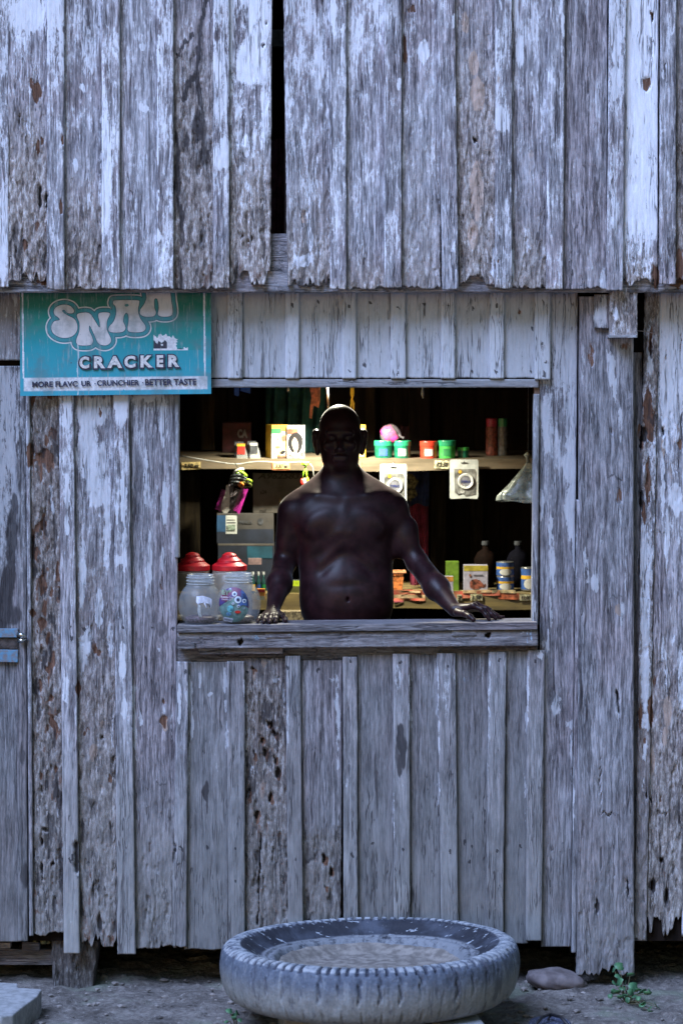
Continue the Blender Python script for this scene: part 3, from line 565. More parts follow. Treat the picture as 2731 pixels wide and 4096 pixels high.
rw.plank(2528, 2566, 1410, 3765, Y=.03, th=.02, xlb=2532, xrb=2585, paint=.25, rot=.2, tone=.72, dust=[(2900, 0), (3700, .5)])
rw.plank(2562, 2640, 1120, 3770, Y=-.002, th=.02, xlb=2534, xrb=2584, paint=[(1120, .3), (1600, .45), (2200, .6), (2800, .4), (3200, .1)], rot=[(1120, .8), (1700, .85), (2100, .35), (2700, .6), (3200, .6), (3760, .6)], dust=[(3000, 0), (3700, .5)], tone=.98, jag=10, Y_=0) if False else None
rw.plank(2578, 2638, 1120, 3764, Y=-.002, th=.02, xlb=2535, xrb=2583, paint=[(1120, .3), (1600, .5), (2200, .75), (2700, .5), (3200, .1)], rot=[(1120, .75), (1700, .9), (2100, .4), (2700, .6), (3200, .5), (3760, .6)], dust=[(3000, 0), (3700, .5)], tone=.97, jag=10)
rw.plank(2636, 2800, 1120, 3750, Y=.012, th=.02, xlb=2583, xrb=2725, paint=[(1120, 1.2), (1500, 1.0), (1700, .65), (2000, .5), (2400, .25), (2900, .1), (3300, 0)], rot=[(1120, .0), (1500, .3), (2400, .3), (2800, .6), (3200, .7), (3750, .8)], dust=[(3000, 0), (3700, .45)], tone=.97, jag=70)
rw.plank(2800, 3200, 1120, 3750, Y=.012, th=.02, xlb=2725, paint=.3, rot=.3, jag=30, res=12)
rw.build('side_boards', WOOD, SHOP)
mb = MB(); mb.tube([W(2540, 1322, -.03), W(2580, 1326, -.02), W(2615, 1334, -.006)], .0018); mb.build('nail', mat('rusty_wire', (.25, .2, .18), .6), SHOP)
# window jambs
one('window_jamb', SHOP, PLAIN, 700, 717, 1575, 2232, Y=-.008, th=.06, paint=.45, tone=.95, wander=.5)
one('window_jamb', SHOP, PLAIN, 2134, 2156, 1576, 2500, Y=-.010, th=.07, xlb=2126, xrb=2150, paint=.5, tone=.95, wander=.5)
mb = MB(); mb.box(SX(2136, .0), SX(2156, .0), .0, .05, SZ(1580, 0), SZ(1520, 0)); mb.build('window_corner', mat('bare_brown_wood', (.16, .10, .07), .8, stretch=(1, 1, .1), scale=60), SHOP)
# serving ledge
one('ledge_back_board', SHOP, DARKW, 705, 2150, 2575, 2652, Y=.006, th=.02, paint=.0, tone=.75, rot=.2)
LEDGE = Boards(); ry = lambda x: 0
ft('hole', (963, 2561, 10, 12, 2), (1953, 2550, 9, 12, 2))
ft('blue', (1010, 2558, 40, 14, .9), (760, 2515, 50, 10, .7), (2120, 2550, 20, 30, .6)); ft('paint', (1010, 2558, 36, 12, .6), (750, 2516, 46, 6, .7), (2125, 2530, 5, 40, .7), (2110, 2550, 4, 40, .6), (2085, 2536, 8, 4, 1))
def ledge(name, xl, xr, yt, yb, Y, th, m=DARKW, tilt=.0085, parent=SHOP, **k):
    o = Boards().plank(xl, xr, yt, yb, Y=Y, th=th, **k).build(name, m, parent)
    o.rotation_euler = (0, -tilt, 0); return o
def boxw(name, m, px0, px1, py0, py1, Y, d, parent=SHOP, bevel=.002, **k):
    mb = MB(); mb.box(SX(px0, Y), SX(px1, Y), Y, Y + d, SZ(py1, Y), SZ(py0, Y), **k); return mb.build(name, m, parent, bevel=bevel)
from mathutils import Matrix
def lay(o, ang=rad(90), tilt=0.0):
    """turn the mesh's own axes so that the grain runs along the board, keeping it where it stands (then tip it by tilt)"""
    me = o.data; n = len(me.vertices); co = np.zeros(n * 3, np.float32); me.vertices.foreach_get('co', co); co = co.reshape(-1, 3)
    c = (co.min(0) + co.max(0)) / 2; R = np.array(Matrix.Rotation(ang, 3, 'Y'))
    me.vertices.foreach_set('co', ((co - c) @ R).astype(np.float32).ravel()); me.update()
    o.location = Vector(o.location) + Vector(c.tolist()); o.rotation_euler = (0, ang + tilt, 0); return o
def wbox(name, m, x0, x1, y0, y1, z0, z1, parent=SHOP, bevel=.002, horiz=True, tilt=0, **at):
    mb = MB(); mb.box(x0, x1, y0, y1, z0, z1); o = mb.build(name, m, parent, org=(0, 0, 0) if parent is None else None, bevel=bevel)
    for k in ('paint', 'brown', 'stain_shade', 'rot', 'tone', 'seedv', 'dust', 'tan', 'blue'):
        a = o.data.attributes.new(k, 'FLOAT', 'POINT'); v = at.get(k, 1.0 if k == 'tone' else 0.0)
        a.data.foreach_set('value', [v] * len(o.data.vertices))
    return lay(o, tilt=tilt) if horiz else o
lay(UB)
for nm in ('window_lintel', 'beam_end_cap', 'ledge_back_board'): lay(bpy.data.objects[nm])
TL = -.0088
CT = 1.4605                                                     # counter height
o = wbox('counter_board', DARKW, SX(709, -.06), SX(2148, -.06), -.062, .125, CT - .030, CT, tone=.9, seedv=3.2, paint=.05, tilt=TL, bevel=.003)
fr = Boards().plank(711, 2150, 2528, 2590, Y=-.050, th=.05, paint=.1, tone=.95, rot=.12, res=4, edge=.004).build('ledge_beam', DARKW, SHOP); lay(fr, tilt=TL)
fr = Boards().plank(711, 781, 2571, 2597, Y=-.058, th=.05, paint=.12, tone=.8, res=3).build('ledge_chip', DARKW, SHOP); lay(fr, tilt=TL)
fr = Boards().plank(793, 1131, 2594, 2617, Y=-.030, th=.04, paint=.1, tone=1.15, res=3, rot=.2).build('ledge_lath', DARKW, SHOP); lay(fr, tilt=-.01)
for a, b, c, d in ((1061, 1168, 2536, 2552), (1806, 1906, 2523, 2545)):
    fr = Boards().plank(a, b, c, d, Y=-.0525, th=.02, paint=.45, tone=1.1, res=3).build('repair_strip', DARKW, SHOP); lay(fr, tilt=TL)
CTZ = lambda x: CT + .0088 * x

# door at the far left
dr = Boards()
dr.plank(-420, 78, 1464, 3768, Y=.004, th=.03, paint=[(1464, .85), (1950, .8), (2250, .5), (2420, -.3), (3768, -.3)], dust=[(2600, 0), (3100, .35), (3768, .7)], tone=.62, wander=.2, edge=.001)
DOOR = dr.build('door', WOOD, SHOP)
one('door_edge_board', DOOR, WOOD, 62, 104, 1464, 3766, Y=-.006, th=.02, xlb=74, xrb=112, paint=[(1464, .7), (2000, .5), (2300, .2), (2600, -.2)], tone=.66, dust=[(2600, .05), (3300, .5), (3766, .6)], wander=.4)
one('door_jamb', SHOP, WOOD, 104, 119, 1450, 3745, Y=-.012, th=.04, xlb=118, xrb=134, paint=[(1464, .6), (2700, .45), (3200, .1)], tone=.86, wander=.3, dust=[(3000, 0), (3700, .5)])
bl = mat('worn_blue_metal', (.10, .26, .42), .5, .4, 60, .4, col2=(.16, .17, .20)); dk = mat('dark_rusty_metal', (.06, .05, .05), .6, .3, 50, .4)
boxw('hasp', bl, -120, 73, 2515, 2550, -.022, .02, DOOR); boxw('hasp', dk, -120, 74, 2552, 2596, -.012, .012, DOOR); boxw('hasp', bl, -120, 73, 2598, 2648, -.016, .014, DOOR, ry=.02)
mb = MB(); mb.tube([W(74, 2538, -.02), W(92, 2541, -.03), W(108, 2550, -.024)], [.013, .010, .005], 10); mb.tube([W(76, 2562, -.02), W(90, 2562, -.028), W(106, 2556, -.02)], [.011, .008, .004], 10)
mb.build('latch', mat('steel', (.6, .62, .62), .25, .1, 30, .05, metal=1), DOOR, smooth=True)

# stub post, floor beams
sp = Boards(); sp.plank(198, 412, 3600, 3992, Y=.05, th=.16, xlb=212, xrb=372, paint=-.4, rot=.8, tone=.42, jag=30, dust=.1, edge=.02, res=4)
sp.build('foundation_post', WOOD, SHOP)
wbox('floor_beam', DARKW, -1.7, SX(330, .12), .10, .20, SZ(3856, .12), SZ(3792, .12), tone=.8)
wbox('floor_beam', DARKW, SX(2570, .2), 1.9, .2, .3, SZ(3712, .2), SZ(3690, .2), tone=.9)
wbox('floor_plank', DARKW, SX(90, .06), SX(160, .06), .05, .12, SZ(3800, .06), SZ(3766, .06), tone=.5); wbox('floor_plank', DARKW, SX(-10, .06), SX(44, .06), .05, .12, SZ(3792, .06), SZ(3768, .06), tone=1.0, tan=.5)
mb = MB(); r3 = random.Random(3)
for i in range(26): blob(mb, (SX(r3.uniform(118, 196), .06), .06 + r3.uniform(0, .05), SZ(r3.uniform(3735, 3775), .06)), (.012, .012, .010), i, sub=1)
mb.build('crumbled_filling', mat('mossy_crumbs', (.20, .20, .10), .9, .3, 50), SHOP)

# closed dark rooms behind the boards
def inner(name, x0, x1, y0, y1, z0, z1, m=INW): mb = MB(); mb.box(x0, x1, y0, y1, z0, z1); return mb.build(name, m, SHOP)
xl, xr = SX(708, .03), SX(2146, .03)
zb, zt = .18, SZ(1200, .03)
inner('added_lining', -1.79, xl, .036, .048, zb, zt); inner('added_lining', xr, 1.85, .036, .048, zb, zt)  # lining sheets added to stop light leaking through the board gaps
inner('added_lining', xl, xr, .036, .048, zb, SZ(2600, .03)); inner('added_lining', xl, xr, .040, .052, SZ(1530, .03), zt)
inner('added_lining', -1.79, SX(1086, -.1), -.118, -.106, SZ(936, -.1), 4.5); inner('added_lining', SX(1138, -.1), 1.85, -.118, -.106, SZ(936, -.1), 4.5)
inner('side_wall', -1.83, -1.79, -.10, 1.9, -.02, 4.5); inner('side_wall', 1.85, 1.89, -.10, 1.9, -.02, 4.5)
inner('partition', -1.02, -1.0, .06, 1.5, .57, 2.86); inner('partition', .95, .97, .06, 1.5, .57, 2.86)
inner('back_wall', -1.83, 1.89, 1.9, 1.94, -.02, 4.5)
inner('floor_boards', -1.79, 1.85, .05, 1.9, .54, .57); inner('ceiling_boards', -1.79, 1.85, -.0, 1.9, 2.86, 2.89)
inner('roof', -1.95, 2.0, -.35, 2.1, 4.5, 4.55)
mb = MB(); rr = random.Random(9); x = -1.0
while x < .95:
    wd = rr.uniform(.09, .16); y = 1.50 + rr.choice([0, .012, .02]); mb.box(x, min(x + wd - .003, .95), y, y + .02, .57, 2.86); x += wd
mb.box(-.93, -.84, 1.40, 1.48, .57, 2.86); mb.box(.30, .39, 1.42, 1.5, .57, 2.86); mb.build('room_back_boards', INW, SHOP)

# ---------------------------------------------------------------- the shopkeeper: one continuous body grown from a blended distance field
class SDF:
    def __init__(s, lo, hi, h):
        s.lo = np.array(lo, float); s.h = h; s.n = np.ceil((np.array(hi) - s.lo) / h).astype(int) + 1
        s.D = np.full(s.n, .3, np.float32)
    def _box(s, lo, hi):
        a = np.maximum(np.floor((np.array(lo) - s.lo) / s.h).astype(int), 0); b = np.minimum(np.ceil((np.array(hi) - s.lo) / s.h).astype(int) + 1, s.n)
        ax = [s.lo[i] + s.h * np.arange(a[i], b[i]) for i in range(3)]
        return (slice(a[0], b[0]), slice(a[1], b[1]), slice(a[2], b[2])), np.meshgrid(*ax, indexing='ij')
    def comb(s, sl, d, k, op):
        A = s.D[sl]; d = d.astype(np.float32)
        if op < 0: A, d = -A, d
        h = np.clip(.5 + .5 * (A - d) / k, 0, 1); r = A * (1 - h) + d * h - k * h * (1 - h)
        s.D[sl] = r if op > 0 else -r
    def cap(s, a, b, ra, rb, k=.02, op=1):
        a = np.array(a, float); b = np.array(b, float); m = max(ra, rb) + 1.6 * k + .02
        sl, (X, Y, Z) = s._box(np.minimum(a, b) - m, np.maximum(a, b) + m); ab = b - a; L = max((ab ** 2).sum(), 1e-9)
        t = np.clip(((X - a[0]) * ab[0] + (Y - a[1]) * ab[1] + (Z - a[2]) * ab[2]) / L, 0, 1)
        d = np.sqrt((X - a[0] - t * ab[0]) ** 2 + (Y - a[1] - t * ab[1]) ** 2 + (Z - a[2] - t * ab[2]) ** 2) - (ra + (rb - ra) * t)
        s.comb(sl, d, k, op)
    def ell(s, c, r, k=.03, op=1, rot=0, tilt=0):
        c = np.array(c, float); r = np.array(r, float); m = r.max() + 2.5 * k + .03
        sl, (X, Y, Z) = s._box(c - m, c + m); x, y, z = X - c[0], Y - c[1], Z - c[2]
        if rot: ca, sa = math.cos(rot), math.sin(rot); x, z = x * ca + z * sa, -x * sa + z * ca       # turn in the picture plane
        if tilt: ca, sa = math.cos(tilt), math.sin(tilt); y, z = y * ca + z * sa, -y * sa + z * ca
        q0 = np.sqrt((x / r[0]) ** 2 + (y / r[1]) ** 2 + (z / r[2]) ** 2); q1 = np.sqrt((x / r[0] ** 2) ** 2 + (y / r[1] ** 2) ** 2 + (z / r[2] ** 2) ** 2) + 1e-9
        s.comb(sl, q0 * (q0 - 1) / q1, k, op)
    def mesh(s):
        D = s.D; n = D.shape; ins = D < 0
        acc = np.zeros((n[0] - 1, n[1] - 1, n[2] - 1, 3), np.float32); cnt = np.zeros(acc.shape[:3], np.float32)
        def sub(dx, dy, dz): return D[dx:n[0] - 1 + dx, dy:n[1] - 1 + dy, dz:n[2] - 1 + dz]
        cor = [(i, j, k) for i in (0, 1) for j in (0, 1) for k in (0, 1)]
        for a in cor:
            for ax in range(3):
                if a[ax]: continue
                b = list(a); b[ax] = 1; A = sub(*a); B = sub(*b); m = (A < 0) != (B < 0)
                t = np.where(m, A / np.where(m, A - B, 1), 0)
                for q in range(3): acc[..., q] += m * ((a[q] + t) if q == ax else a[q])
                cnt += m
        act = cnt > 0; idx = np.full(act.shape, -1, np.int64); idx[act] = np.arange(act.sum())
        loc = np.argwhere(act); V = (acc[act] / cnt[act][:, None] + loc) * s.h + s.lo
        F = []
        for ax in range(3):
            o = [i for i in range(3) if i != ax]
            sl0 = [slice(1, n[i] - 1) for i in range(3)]; sl0[ax] = slice(0, n[ax] - 1); sl1 = list(sl0); sl1[ax] = slice(1, n[ax])
            A = ins[tuple(sl0)]; B = ins[tuple(sl1)]
            for cond, flip in ((A & ~B, False), (~A & B, True)):
                p = np.argwhere(cond)
                for i in o: p[:, i] += 1
                q = []
                for d0, d1 in ((0, 0), (1, 0), (1, 1), (0, 1)):
                    c = p.copy(); c[:, o[0]] -= d0; c[:, o[1]] -= d1; q.append(idx[c[:, 0], c[:, 1], c[:, 2]])
                f = np.stack(q, -1)
                if flip ^ (ax == 1): f = f[:, ::-1]
                F.append(f)
        return V, np.concatenate(F)

MAN = empty('person', (W(1385, 2500, .40)[0], .40, .57), 'bald bare-chested man leaning on the window ledge with both hands on the counter', 'person')
def P(px, py, Y): return W(px, py, Y)
def man():
    zf = .57
    s = SDF((-.42, -.10, .555), (.72, .66, 2.36), .0042)
    # legs, hips
    for sg, kx in ((-1, -.105), (1, .11)):
        hx = P(1387, 2560, .4)[0] + sg * .085
        hip = (hx, .41, 1.36); kn = (hx + sg * .03, .39, 1.02); an = (hx + sg * .045, .44, .66)
        s.cap(hip, kn, .085, .056, .04); s.cap(kn, an, .055, .036, .03); s.ell((kn[0] + sg * .005, .45, .90), (.052, .05, .11), .03)
        s.cap((an[0], .46, .605), (an[0] + sg * .02, .30, .592), .032, .026, .03); s.ell((an[0] + sg * .022, .27, .588), (.045, .05, .022), .02)
        s.cap(an, (an[0], .46, .61), .036, .034, .02)
    s.ell(P(1387, 2590, .41), (.165, .115, .13), .05)
    # trunk
    s.ell(P(1386, 2400, .375), (.170, .102, .185), .05); s.ell(P(1388, 2395, .345), (.140, .085, .16), .12)
    s.ell(P(1378, 2130, .41), (.178, .112, .215), .06)
    s.cap(P(1212, 2048, .42), P(1548, 2042, .42), .064, .064, .04)
    s.ell(P(1378, 2075, .47), (.19, .08, .16), .05)
    for q, sx_ in ((-1, 1235), (1, 1525)):
        s.cap(P(sx_, 2050, .385), P(1384 + q * 22, 2095, .352), .066, .058, .06); s.cap(P(sx_ - q * 6, 2110, .385), P(1384 + q * 30, 2150, .352), .060, .060, .06)
    s.cap(P(1290, 1995, .395), P(1480, 1995, .395), .062, .062, .06)
    # flanks to the waist
    s.cap(P(1265, 2150, .40), P(1274, 2420, .385), .077, .072, .03); s.cap(P(1500, 2150, .40), P(1496, 2420, .385), .077, .072, .03)
    # neck and shoulders slope
    s.cap(P(1364, 1850, .405), P(1366, 2000, .43), .066, .072, .035)
    s.cap(P(1322, 1895, .43), P(1200, 2004, .43), .036, .044, .04); s.cap(P(1408, 1895, .43), P(1545, 1998, .43), .036, .045, .04)
    s.cap(P(1336, 1915, .45), P(1250, 1985, .45), .030, .036, .03); s.cap(P(1396, 1915, .45), P(1490, 1980, .45), .030, .036, .03)
    def soften(wd, lo_, hi_):
        z0, z1 = int((lo_ - s.lo[2]) / s.h), int((hi_ - s.lo[2]) / s.h); y0 = int((.16 - s.lo[1]) / s.h); B = s.D[:, y0:, z0:z1].copy(); O = B.copy(); hf = wd // 2
        for _ in range(3):
            for ax in range(3):
                Q = np.concatenate([np.repeat(np.take(B, [0], ax), hf + 1, ax), B, np.repeat(np.take(B, [-1], ax), hf, ax)], ax); Cc = np.cumsum(Q, ax, dtype=np.float64); n_ = B.shape[ax]
                B = ((np.take(Cc, range(wd, wd + n_), ax) - np.take(Cc, range(0, n_), ax)) / wd).astype(np.float32)
        zz = s.lo[2] + s.h * np.arange(z0, z1); wz = sst(lo_, lo_ + .08, zz) * sst(hi_, hi_ - .07, zz)
        s.D[:, y0:, z0:z1] = O * (1 - wz) + (B - .00003 * wd * wd) * wz
    soften(11, 1.42, 2.10)
    # collar bones, breast muscles, rib arch: each set a few millimetres into or out of the skin that is already there
    def Fr(px, py, d):
        Y = .30
        for _ in range(3):
            x, _y, z = P(px, py, Y); a = int(round((x - s.lo[0]) / s.h)); c = int(round((z - s.lo[2]) / s.h)); col = s.D[a, :, c]
            k = np.argmax(col[int((.14 - s.lo[1]) / s.h):] < 0) + int((.14 - s.lo[1]) / s.h); Y = s.lo[1] + s.h * (k - col[k] / (col[k] - col[k - 1] + 1e-9))
        x, _y, z = P(px, py, Y); return (x, Y + d, z)
    for q in (-1, 1):
        s.cap(Fr(1368 + q * 18, 1995, .004), Fr(1368 + q * 100, 1982, .006), .009, .009, .014); s.cap(Fr(1368 + q * 100, 1982, .006), Fr(1368 + q * 185, 1968, .010), .009, .010, .014)
        s.ell(Fr(1380 + q * 88, 2095, .020), (.082, .028, .058), .018, rot=rad(-q * 24))
    for q in (-1, 1):
        s.cap(Fr(1384 + q * 26, 2130, .006), Fr(1384 + q * 130, 2200, .008), .010, .012, .020)          # under the breast
        s.cap(Fr(1384 + q * 20, 2180, .005), Fr(1384 + q * 105, 2255, .007), .009, .012, .022)          # rib arch
        s.cap(Fr(1384 + q * 22, 2210, -.006), Fr(1384 + q * 100, 2290, -.006), .008, .010, .022, -1)
        s.cap(Fr(1384 + q * 150, 2215, .008), Fr(1384 + q * 168, 2235, .010), .008, .008, .016)
    s.cap(Fr(1376, 2030, .004), Fr(1386, 2160, .006), .008, .009, .014)
    s.cap(Fr(1386, 2200, -.006), Fr(1389, 2360, -.007), .005, .005, .016, -1)
    s.cap(Fr(1310, 2345, -.007), Fr(1465, 2338, -.007), .006, .006, .014, -1)
    soften(5, 1.42, 2.08)
    s.ell(Fr(1391, 2398, .002), (.006, .014, .009), .008, -1)
    # arms
    RS, RE, RW = P(1572, 2048, .41), P(1668, 2250, .36), P(1818, 2440, .085)
    s.ell(P(1576, 2052, .41), (.060, .064, .082), .035)
    s.cap(RS, RE, .050, .037, .03); s.ell(P(1620, 2155, .385), (.046, .048, .085), .03, rot=rad(-22))
    s.cap(RE, P(1745, 2350, .22), .044, .049, .03); s.cap(P(1745, 2350, .22), RW, .049, .027, .03)
    LS, LE, LWr = P(1172, 2056, .41), P(1138, 2245, .41), P(1093, 2436, .12)
    s.ell(P(1168, 2062, .41), (.059, .062, .082), .035)
    s.cap(LS, LE, .050, .037, .03); s.ell(P(1151, 2155, .40), (.045, .048, .085), .03)
    s.cap(LE, P(1118, 2335, .28), .044, .048, .03); s.cap(P(1118, 2335, .28), LWr, .048, .027, .03)
    # right hand, arched, finger tips on the counter pointing to the right
    def fing(pts, r, k=.006):
        for (a, b), (p, q) in zip(zip(pts[:-1], pts[1:]), zip(r[:-1], r[1:])): s.cap(a, b, p, q, k)
        for p, q in zip(pts[1:-1], r[1:-1]): s.ell(p, (q * 1.08,) * 3, .004)
    def C(px, Y, up=.0075): x = SX(px, Y); return (x, Y, CTZ(x) + up)
    K = [P(1893, 2424, .030), P(1905, 2418, .053), P(1913, 2424, .076), P(1914, 2434, .096)]
    for i, kk in enumerate(K): s.cap(RW, kk, .020 if i in (1, 2) else .017, .0115, .012)
    s.cap(K[0], K[3], .011, .010, .012)
    fing([K[0], P(1926, 2438, .014), P(1944, 2461, .004), C(1955, -.001)], [.0112, .0098, .0088, .0078])
    fing([K[1], P(1944, 2434, .045), P(1966, 2458, .036), C(1981, .032)], [.0115, .0100, .0090, .0080])
    fing([K[2], P(1955, 2440, .074), P(1982, 2460, .068), C(2000, .066)], [.0110, .0096, .0086, .0076])
    fing([K[3], P(1950, 2452, .100), P(1982, 2468, .100), C(2012, .100, .007)], [.0098, .0085, .0076, .0068])
    fing([P(1828, 2450, .050), P(1856, 2455, .010), P(1877, 2466, -.020), C(1893, -.034, .009)], [.016, .0125, .0112, .0095])
    # left hand, flat, fingers towards the street
    K = [P(1108, 2462, .040), P(1088, 2460, .034), P(1068, 2462, .034), P(1048, 2468, .042)]
    for i, kk in enumerate(K): s.cap(LWr, kk, .020 if i in (1, 2) else .017, .0115, .012)
    s.cap(K[0], K[3], .011, .010, .012)
    tips = [(1102, -.028), (1078, -.046), (1054, -.044), (1030, -.024)]
    for kk, (tx, ty), r in zip(K, tips, (.0104, .0108, .0104, .0092)):
        e = C(tx, ty); m1 = tuple(kk[i] * .55 + e[i] * .45 + (0, 0, .010)[i] for i in range(3)); m2 = tuple(kk[i] * .22 + e[i] * .78 + (0, 0, .005)[i] for i in range(3))
        fing([kk, m1, m2, e], [r, r * .92, r * .84, r * .76])
    fing([P(1112, 2452, .10), P(1128, 2462, .06), C(1140, .028, .011), C(1141, .000, .009)], [.015, .012, .0105, .009])
    # head
    hx = 1359; dx = .2
    s.ell(P(hx, 1722, .405), (.0815, .098, .100), .03); s.ell(P(hx, 1705, .43), (.078, .085, .083), .03)
    s.ell(P(hx + 1, 1800, .372), (.071, .068, .080), .035); s.ell(P(hx + 2, 1845, .335), (.034, .034, .028), .03)
    s.cap(P(hx - 62, 1760, .385), P(hx - 48, 1835, .38), .020, .016, .03); s.cap(P(hx + 62, 1760, .385), P(hx + 50, 1835, .38), .020, .016, .03)
    s.cap(P(hx - 44, 1732, .318), P(hx + 44, 1732, .318), .011, .011, .02)                                   # brow
    for q in (-1, 1):
        s.ell(P(hx + q * 33, 1752, .306), (.017, .013, .011), .010, -1); s.ell(P(hx + q * 33, 1753, .325), (.0125, .0125, .0125), .004)
        s.ell(P(hx + q * 47, 1782, .318), (.020, .017, .018), .02)
        s.ell(P(hx + q * 15, 1803, .293), (.010, .012, .009), .008)
        # ears
        ex = hx + q * 95
        s.ell(P(ex, 1768, .415), (.015, .026, .047), .008, rot=rad(-q * 10)); s.ell(P(ex + q * 1, 1735, .418), (.014, .020, .020), .008); s.ell(P(ex - q * 6, 1805, .405), (.011, .014, .018), .008)
        s.ell(P(ex + q * 8, 1765, .392), (.006, .012, .022), .005, -1)
    s.cap(P(hx, 1752, .312), P(hx, 1795, .282), .0085, .012, .012); s.ell(P(hx, 1800, .282), (.014, .014, .011), .008)
    s.cap(P(hx - 22, 1829, .300), P(hx + 22, 1829, .300), .007, .007, .008); s.cap(P(hx - 18, 1840, .300), P(hx + 18, 1840, .300), .0075, .0075, .008)
    s.cap(P(hx - 24, 1834.5, .291), P(hx + 24, 1834.5, .291), .0022, .0022, .003, -1)
    V, F = s.mesh()
    # relax a little where the body is smooth, leave hands and face crisp
    return V, F
V_, F_ = man()
g = NG('dark_skin'); v = g.tc.outputs['Object']; nz = g.noise(v, 18, 5, .6); n2 = g.noise(v, 260, 3, .7)
g.put(g.b.inputs['Base Color'], g.mix(g.ss(nz, .35, .65), (.012, .0040, .0056), (.025, .0090, .0115)))
g.put(g.b.inputs['Roughness'], g.math('ADD', .34, g.math('MULTIPLY', nz, .25))); g.b.inputs['Specular IOR Level'].default_value = .18; g.b.inputs['Sheen Weight'].default_value = .22; g.b.inputs['Sheen Roughness'].default_value = .28; g.b.inputs['Coat Weight'].default_value = .10; g.b.inputs['Coat Roughness'].default_value = .30
g.L(g.bump(g.math('ADD', nz, g.math('MULTIPLY', n2, .4)), .35, .0018), g.b.inputs['Normal'])
grid_mesh('body', V_, F_, g.m, MAN)
def shorts():
    s = SDF((-.28, .20, .90), (.36, .62, 1.46), .006)
    for sg in (-1, 1):
        hx = P(1387, 2560, .4)[0] + sg * .085
        s.cap((hx, .41, 1.34), (hx + sg * .03, .39, .98), .100, .088, .04)
    s.ell(P(1387, 2600, .41), (.178, .130, .13), .05)
    s.cap((P(1387, 2560, .4)[0] - .05, .40, 1.38), (P(1387, 2560, .4)[0] + .05, .40, 1.38), .118, .118, .05)
    V, F = s.mesh(); grid_mesh('shorts', V, F, mat('dark_cloth', (.05, .055, .075), .9, .2, 30), MAN)
shorts()

